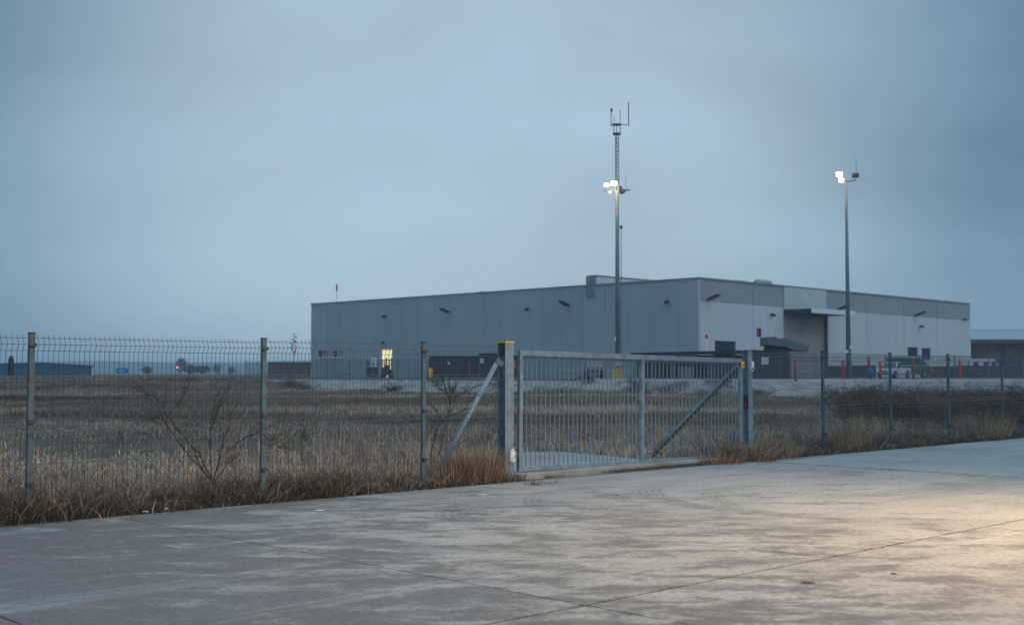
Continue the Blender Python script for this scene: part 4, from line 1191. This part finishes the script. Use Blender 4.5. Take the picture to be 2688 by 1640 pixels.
# single tufts one can pick out
def tuft(px, py, m, n, h, rad, cols, wts, label, lean=.6, w=.006, base=None):
    p = onm(px, py, m); x0, y0 = p.x, p.y
    r = rad*np.sqrt(rng.random(n)); th = rng.uniform(0, 2*np.pi, n); x = x0 + r*np.cos(th); y = y0 + r*np.sin(th)
    H = h*rng.uniform(.35, 1.15, n); t2 = rng.uniform(0, 2*np.pi, n); mg = lean*rng.random(n)
    ln = np.stack([r*np.cos(th)/rad*lean*.7 + mg*np.cos(t2)*.5, r*np.sin(th)/rad*lean*.7 + mg*np.sin(t2)*.5], -1)
    z = height(x, y) - .01 if base is None else np.full(n, base)
    o = blade_mesh('grass_tuft', np.stack([x, y, z], -1), H, np.full(n, w)*rng.uniform(.6, 1.4, n), ln, rng.uniform(0, np.pi, n), pick(n, cols, wts), 3)
    tag(o, label, 'grass tuft')
RG = [RUSSET, TAN, BROWN, STRAW]
scatter('tall_weeds', 'thin tall dead weed stems standing up through the grass along the fence', 5200, not_gate(strip(0.5, 34, 12.4, 16.0), 11.6, 17.0), lambda x, y: .35 + .4*vnoise(x, y, .5), lambda x, y: np.full(x.shape, .005),
        [STRAW, TAN, BROWN, DARK], [2, 2, 2.5, 2], 3, .7, 13, .30)
tuft(1250, 1270, 12.5, 1100, .58, .40, RG, [2.5, 2, 3, .5], 'tall russet grass tuft against the capped gate post')
tuft(1190, 1275, 12.6, 900, .45, .35, RG, [3, 2, 2, .6], 'lower russet grass clump under the pipe brace')
tuft(2240, 1160, 12.7, 1100, .75, .34, RG, [2.5, 4, 1, 2], 'tall tan grass tuft between two posts right of the gate')
tuft(2205, 1165, 12.6, 800, .5, .4, RG, [3, 3, 1, 1.4], 'spreading russet grass clump beside the first right-hand fence post')
tuft(1960, 1200, 12.35, 1400, .34, .5, RG, [1.5, 2.5, 3, 1.2], 'matted grass heap at the foot of the slim gate post', .9)
tuft(1880, 1208, 12.3, 800, .24, .45, RG, [1, 2.5, 3, 1.2], 'flattened grass creeping over the sill under the gate', 1.1)
tuft(2030, 1190, 12.4, 900, .4, .45, RG, [2, 3, 2, 1.2], 'tangled grass clump just right of the slim gate post', .9)
tuft(2580, 1110, 12.8, 1200, .65, .6, RG, [1, 4, 2, 2], 'pale tall grass near the right edge of the fence')
tuft(1400, 1278, 11.58, 70, .11, .12, [BROWN, RUSSET, DARK], [3, 2, 2], 'small brown weed growing in a paving joint before the gate', .9, .005, 0.0)
tuft(1445, 1283, 11.56, 45, .07, .12, [BROWN, RUSSET, DARK], [3, 1, 2], 'low brown weed fringe at the right end of the paving-joint weed', 1.0, .005, 0.0)
def moss():
    n = 5000; s = rng.uniform(12.5, 17.2, n); m = 12.33 - np.abs(rng.normal(0, .035, n))
    keep = rng.random(n) < sstep(.3, .6, vnoise(s, m*0, 1.1)); s, m = s[keep], m[keep]; n = len(s)
    x, y = s*UX.x + m*UY.x, s*UX.y + m*UY.y
    o = blade_mesh('sill_weeds', np.stack([x, y, np.zeros(n)], -1), rng.uniform(.015, .05, n), np.full(n, .007), rng.normal(0, .5, (n, 2)), rng.uniform(0, np.pi, n), pick(n, [OLIVE, BROWN, TAN], [3, 3, 1]), 2)
    tag(o, 'thin line of moss and weeds along the gate sill', 'weeds', kind='stuff')
moss()

# ------------------------------------------------------------------ shrubs
def grow(mb, p, d, L, r, depth, spread=.55, droop=0.0, nseg=4, rnd=random, leaf=None):
    pts = [Vector(p)]; rs = [r]; d = Vector(d).normalized()
    for k in range(nseg):
        d = (d + Vector((rnd.uniform(-1,1), rnd.uniform(-1,1), rnd.uniform(-.8,1)))*.16 - Vector((0,0,droop))).normalized()
        pts.append(pts[-1] + d*L/nseg); rs.append(r*(1 - .6*(k+1)/nseg))
    mb.tube(pts, rs, 5 if r > .008 else 4, False)
    if leaf is not None and depth <= 1:
        for q in pts[1:]: leaf.append(q)
    if depth > 0:
        for k in range(rnd.choice((2, 3))):
            i = rnd.randint(1, nseg)
            dd = (d + Vector((rnd.uniform(-1,1), rnd.uniform(-1,1), rnd.uniform(-.5,.9)))*spread*1.5).normalized()
            grow(mb, pts[i], dd, L*rnd.uniform(.45, .75), rs[i]*.8, depth-1, spread, droop, nseg, rnd, leaf)
def guided(label, stems, m, base_z, twigs=2, r0=.012, matn='bark', name='bare_shrub', seed=1, cat='shrub'):
    rnd = random.Random(seed)
    P0 = onm(*stems[0][0], m); t = thing(name, label, cat, (P0.x, P0.y, base_z), 0)
    org = Vector((P0.x, P0.y, base_z)); seeds = []
    for st in stems:
        mb = MB(); mm = m + rnd.uniform(-.15, .15)
        pts = [onm(x, y, m + (mm-m)*i/len(st)) - org for i, (x, y) in enumerate(st)]
        sm = []
        for i in range(len(pts)-1):
            for k in range(3):
                q = pts[i].lerp(pts[i+1], k/3) + Vector((rnd.uniform(-1,1), rnd.uniform(-1,1), rnd.uniform(-1,1)))*.008
                sm.append(q)
        sm.append(pts[-1]); n = len(sm)
        rs = [r0*(1 - .8*i/n) for i in range(n)]
        mb.tube(sm, rs, 6, False)
        for i in range(n//3, n, 2):
            for _ in range(twigs):
                d = (sm[min(i+1, n-1)] - sm[i-1]).normalized() + Vector((rnd.uniform(-.8,.8), rnd.uniform(-.8,.8), rnd.uniform(-.1,1.5)))*.8
                grow(mb, sm[i], d, rnd.uniform(.12, .36), max(.0028, rs[i]*.6), 1, .6, 0, 3, rnd)
        mb.build('stem', M[matn], t)
        if rnd.random() < .8: seeds.append(sm[-1])
    lf = MB()
    for q in seeds:
        for _ in range(rnd.randint(2, 5)):
            c = q + Vector((rnd.uniform(-1,1), rnd.uniform(-1,1), rnd.uniform(-1.5,.6)))*.035
            a = Vector((rnd.uniform(-1,1), rnd.uniform(-1,1), rnd.uniform(-1,1))).normalized()*.018; b = a.orthogonal().normalized()*.012
            lf.add([c-a, c+b, c+a, c-b], [(0,1,2,3)])
    if lf.v: lf.build('seed_heads', M['bark'], t)
    return t
guided('bare dark shrub with wide spreading stems in front of the left fence', [
    [(560,1262),(520,1190),(460,1120),(430,1075),(415,1050),(385,1030)], [(560,1262),(500,1200),(455,1140),(425,1100),(410,1098)],
    [(556,1262),(550,1180),(552,1110),(568,1040)], [(560,1262),(580,1200),(640,1150),(675,1138),(760,1142),(800,1146)],
    [(560,1262),(580,1180),(600,1120),(610,1080)], [(552,1262),(520,1215),(512,1190)], [(566,1262),(600,1215),(622,1200)],
    [(552,1130),(570,1090),(596,1030)], [(440,1090),(470,1060),(485,1030)], [(690,1138),(720,1165),(745,1180)]], 12.46, 0, 3, .008, seed=3)
guided('bare dark shrub forking behind the pipe brace', [
    [(1128,1215),(1140,1150),(1155,1110),(1176,1090)], [(1150,1200),(1165,1140),(1178,1095),(1182,1060),(1195,1040),(1235,1025)],
    [(1182,1060),(1176,1042),(1150,1015),(1126,990)], [(1180,1058),(1182,1030),(1180,985),(1183,960)], [(1190,1045),(1230,1020),(1290,1000)],
    [(1165,1110),(1140,1070),(1118,1050)], [(1178,1092),(1215,1075),(1260,1060),(1300,1068)], [(1176,1042),(1160,985),(1140,960)], [(1185,1040),(1200,1005),(1215,985)]], 13.3, 0, 2, .010, seed=8)
guided('bare thin shrub showing through the right half of the gate', [
    [(1905,1190),(1900,1150),(1915,1120),(1945,1090)], [(1900,1190),(1870,1150),(1850,1125)], [(1908,1190),(1925,1160),(1930,1130)]], 13.4, 0, 2, .008, seed=12)
guided('thin reddish dead stalk rising above the fence mesh', [
    [(772,1010),(772,960),(772,930),(768,905),(776,880)], [(772,930),(764,912),(770,895)], [(772,930),(779,912),(776,900)]], 14.2, 0, 0, .008, 'bark_red', 'dead_stalk', 21, 'weed')
guided('dark seeding weed stalk in the middle of the left bay', [
    [(795,1220),(792,1170),(790,1120),(788,1108)], [(793,1150),(798,1140),(796,1128)]], 13.6, 0, 1, .006, 'bark', 'dead_stalk', 22, 'weed')

# thorny dark shrubs on the right below the yard
sproto = None
rnd = random.Random(77)
def thorn(seed):
    rnd = random.Random(seed); t = thing('thorn_shrub', 'dark leafless thorn shrub in the thicket below the yard on the right', 'shrub', (0,0,0), 0, 'thorn thicket below the yard on the right')
    mb = MB(); leaf = []
    for k in range(9):
        a = rnd.uniform(0, 2*math.pi); d = Vector((math.cos(a)*.7, math.sin(a)*.7, rnd.uniform(.6, 1.3)))
        grow(mb, (rnd.uniform(-.3,.3), rnd.uniform(-.3,.3), -.05), d, rnd.uniform(.7, 1.1), .016, 3, .8, .02, 3, rnd, leaf)
    mb.build('twigs', M['bark'], t)
    lf = MB()
    for q in leaf:
        for _ in range(2):
            c = q + Vector((rnd.uniform(-1,1), rnd.uniform(-1,1), rnd.uniform(-1,1)))*.1
            a = Vector((rnd.uniform(-1,1), rnd.uniform(-1,1), rnd.uniform(-1,1))).normalized()*.04; b = a.orthogonal().normalized()*.022
            lf.add([c-a, c+b, c+a, c-b], [(0,1,2,3)])
    lf.build('dead_leaves', M['leaf'], t)
    return t
protos = [thorn(1), thorn(2), thorn(3)]
PH = [max(v.co.z for v in q.children[0].data.vertices) for q in protos]
spots = []
for k in range(30):
    px = 2170 + (k*17.9) + rnd.uniform(-8, 8); Y = rnd.uniform(40, 76) if px > 2260 else rnd.uniform(66, 82)
    spots.append((px, Y))
for k in range(26): spots.append((rnd.uniform(2230, 2740), rnd.uniform(31, 46)))
for i, (px, Y) in enumerate(spots):
    t = protos[i] if i < 3 else copy_tree(protos[i % 3])
    p = at(px, HZ, Y); t.location = (p.x, p.y, float(height(p.x, p.y)))
    s = rnd.uniform(.75, 1.25); top = at(px, 996 if Y > 47 else 1012, Y).z - float(height(p.x, p.y)); t.scale = (s*.75, s*.75, max(.35, top*rnd.uniform(.65, 1.05)/PH[i % 3])); t.rotation_euler = (0, 0, rnd.uniform(0, 6.28))
# low dark shrubs at the foot of the bank further left
for i in range(26):
    t = copy_tree(protos[i % 3]); px = rnd.uniform(640, 2050); Y = ground_edge(at(px, HZ, 95).x) - rnd.uniform(2, 13)
    p = at(px, HZ, Y); t.location = (p.x, p.y, float(height(p.x, p.y))); s = rnd.uniform(.45, .8); t.scale = (s*1.9, s*1.3, s*.7); t.rotation_euler = (0,0,rnd.uniform(0,6.28))
    t['label'] = 'small dark shrub at the foot of the bank behind the gate'; t['group'] = 'low shrubs at the foot of the bank'

# far trees on the left horizon
def far_tree(px, Y, w, h, label):
    p = at(px, HZ, Y); t = thing('far_tree', label, 'tree', (p.x, Y, .8)); rr = random.Random(int(px))
    MB().tube([(0,0,-.3), (0,0,h*.6)], [.25,.1], 6).build('trunk', M['bark'], t)
    lf = MB()
    for k in range(300):
        a = rr.uniform(0, 6.283); u = rr.uniform(-1, 1); q = rr.random()**.4
        c = Vector((math.cos(a)*math.sqrt(1-u*u)*q*w/2, math.sin(a)*math.sqrt(1-u*u)*q*w/2, h*.58 + u*q*h*.44)) + Vector((rr.uniform(-.3,.3), 0, rr.uniform(-.3,.3)))
        n1 = Vector((rr.uniform(-1,1), rr.uniform(-1,1), rr.uniform(-1,1))).normalized()*.075*w; n2 = n1.orthogonal().normalized()*.055*w
        lf.add([c-n1, c+n2, c+n1, c-n2], [(0,1,2,3)])
    lf.build('crown', M['far_leaf'], t)
far_tree(476, 620, 6.0, 8.6, 'dark tree standing tallest beside the red lamp on the left horizon')
far_tree(500, 620, 8.0, 5.0, 'low dark tree just right of the tallest horizon tree')
far_tree(530, 640, 9.0, 4.8, 'wide low tree in the middle of the horizon row')
far_tree(570, 640, 4.6, 6.0, 'small upright tree near the right of the horizon row')
far_tree(608, 640, 4.0, 4.4, 'smallest tree at the right end of the horizon row')
far_tree(385, 640, 6.0, 4.4, 'low tree left of the red lamp on the horizon')

# ------------------------------------------------------------------ litter
def litter(px, py, w, d, h, mt, label, name='paper_scrap', z=0.003, rz=0):
    p = onz(px, py, z); rr = random.Random(px*7+py); mb = MB(); n = 9
    ring = [(math.cos(2*math.pi*k/n)*w/2*rr.uniform(.7,1.1), math.sin(2*math.pi*k/n)*d/2*rr.uniform(.7,1.1)) for k in range(n)]
    vs = [(x, y, rr.uniform(0, h*.4)) for x, y in ring] + [(x*.55, y*.55, h*rr.uniform(.6,1.1)) for x, y in ring] + [(0, 0, h*.8)] + [(x*.9, y*.9, 0) for x, y in ring]
    fs = [(k, (k+1) % n, n+(k+1) % n, n+k) for k in range(n)] + [(n+k, n+(k+1) % n, 2*n) for k in range(n)] + [(2*n+1+k, 2*n+1+(k+1) % n, (k+1) % n, k) for k in range(n)] + [tuple(range(3*n, 2*n, -1))]
    o = mb.add(vs, fs).build(name, M[mt]); o.location = p; o.rotation_euler = (0, 0, rz)
    return tag(o, label, 'litter')
litter(381, 1343, .085, .05, .018, 'paper', 'largest white scrap lying at the edge of the left paving', z=.004, rz=.2)
litter(437, 1336, .06, .05, .022, 'paper', 'white scrap in the verge right of the largest scrap', z=.02)
litter(297, 1332, .025, .025, .02, 'paper', 'tiny white scrap in the verge left of the largest scrap', z=.03)
litter(616, 1272, .035, .03, .03, 'paper', 'tiny crumpled white scrap in the grass under the spreading shrub', z=.12)
litter(1182, 1250, .03, .03, .04, 'paper', 'small white scrap in the russet grass left of the gate post', z=.10)
litter(1240, 1271, .05, .03, .015, 'orange_litter', 'small orange scrap at the verge edge near the gate post', z=.005)
litter(839, 1339, .13, .05, .006, 'paper', 'flat pale scrap on the paving in front of the left bay', z=.004)
litter(1270, 1298, .16, .05, .006, 'paper', 'flat pale strip on the paving before the capped gate post', z=.004)
litter(2085, 1206, .10, .06, .02, 'concrete_plain', 'pale crumpled wrapper at the verge right of the gate', z=.004)
litter(2122, 1528, .13, .05, .008, 'leaf', 'long curled brown leaf on the lamplit paving', 'dead_leaf', .004, .1)
litter(2347, 1505, .06, .04, .008, 'leaf', 'small round brown leaf on the lamplit paving', 'dead_leaf', .004)
litter(1620, 1300, .05, .03, .01, 'leaf', 'small dark leaf on the paving before the gate', 'dead_leaf', .004)

# ------------------------------------------------------------------ street lamp outside the frame on the right, whose light falls on the paving
sl_loc = Vector((8.7, 10.6, 0))
st = thing('street_lamp', 'street lamp standing on the paving to the right, lighting it warmly', 'street lamp', sl_loc, 0)
MB().tube([(0,0,0), (0,0,3), (0,0,6.0)], [.09,.075,.055], 12).build('pole', M['galv_dark'], st, smooth=True)
MB().tube([(0,0,5.9), (-.3,-.1,6.15), (-.9,-.25,6.2)], [.045,.04,.035], 8).build('arm', M['galv_dark'], st)
hd = MB().frustum((-1.5,-.8,-.42,-.1), (-1.4,-.85,-.36,-.16), 6.12, 6.26).build('lamp_head', M['dark_metal'], st)
lm_ = M['street_lens'] = mat('street_lamp_lens', (1,.85,.6), .4, emit=((1.0,.66,.36), 20.0))
MB().box(-1.45, -.85, -.38, -.14, 6.10, 6.115).build('lens', lm_, hd)
ld = bpy.data.lights.new('lamp_light', 'SPOT'); ld.energy = 6200; ld.color = (1.0, .71, .39); ld.spot_size = math.radians(140); ld.spot_blend = .9; ld.shadow_soft_size = .18
lo = bpy.data.objects.new('lamp_light', ld); COL.objects.link(lo); lo.parent = st; lo.location = (-1.15, -.26, 6.05)
lo.rotation_euler = (0, math.radians(25), 0)

# ------------------------------------------------------------------ evening haze
hm = bpy.data.materials.new('thin_haze'); hm.use_nodes = True
hn = hm.node_tree; hn.nodes.clear()
ho = hn.nodes.new('ShaderNodeOutputMaterial'); pv = hn.nodes.new('ShaderNodeVolumePrincipled')
pv.inputs['Color'].default_value = (.80, .90, 1.0, 1); pv.inputs['Density'].default_value = .00042; pv.inputs['Anisotropy'].default_value = .2
hn.links.new(pv.outputs[0], ho.inputs['Volume'])
hz_ = MB().box(-4300, 4300, -650, 6400, -4, 34).build('haze', hm)
tag(hz_, 'thin blue evening haze over the plain', 'haze', kind='stuff')
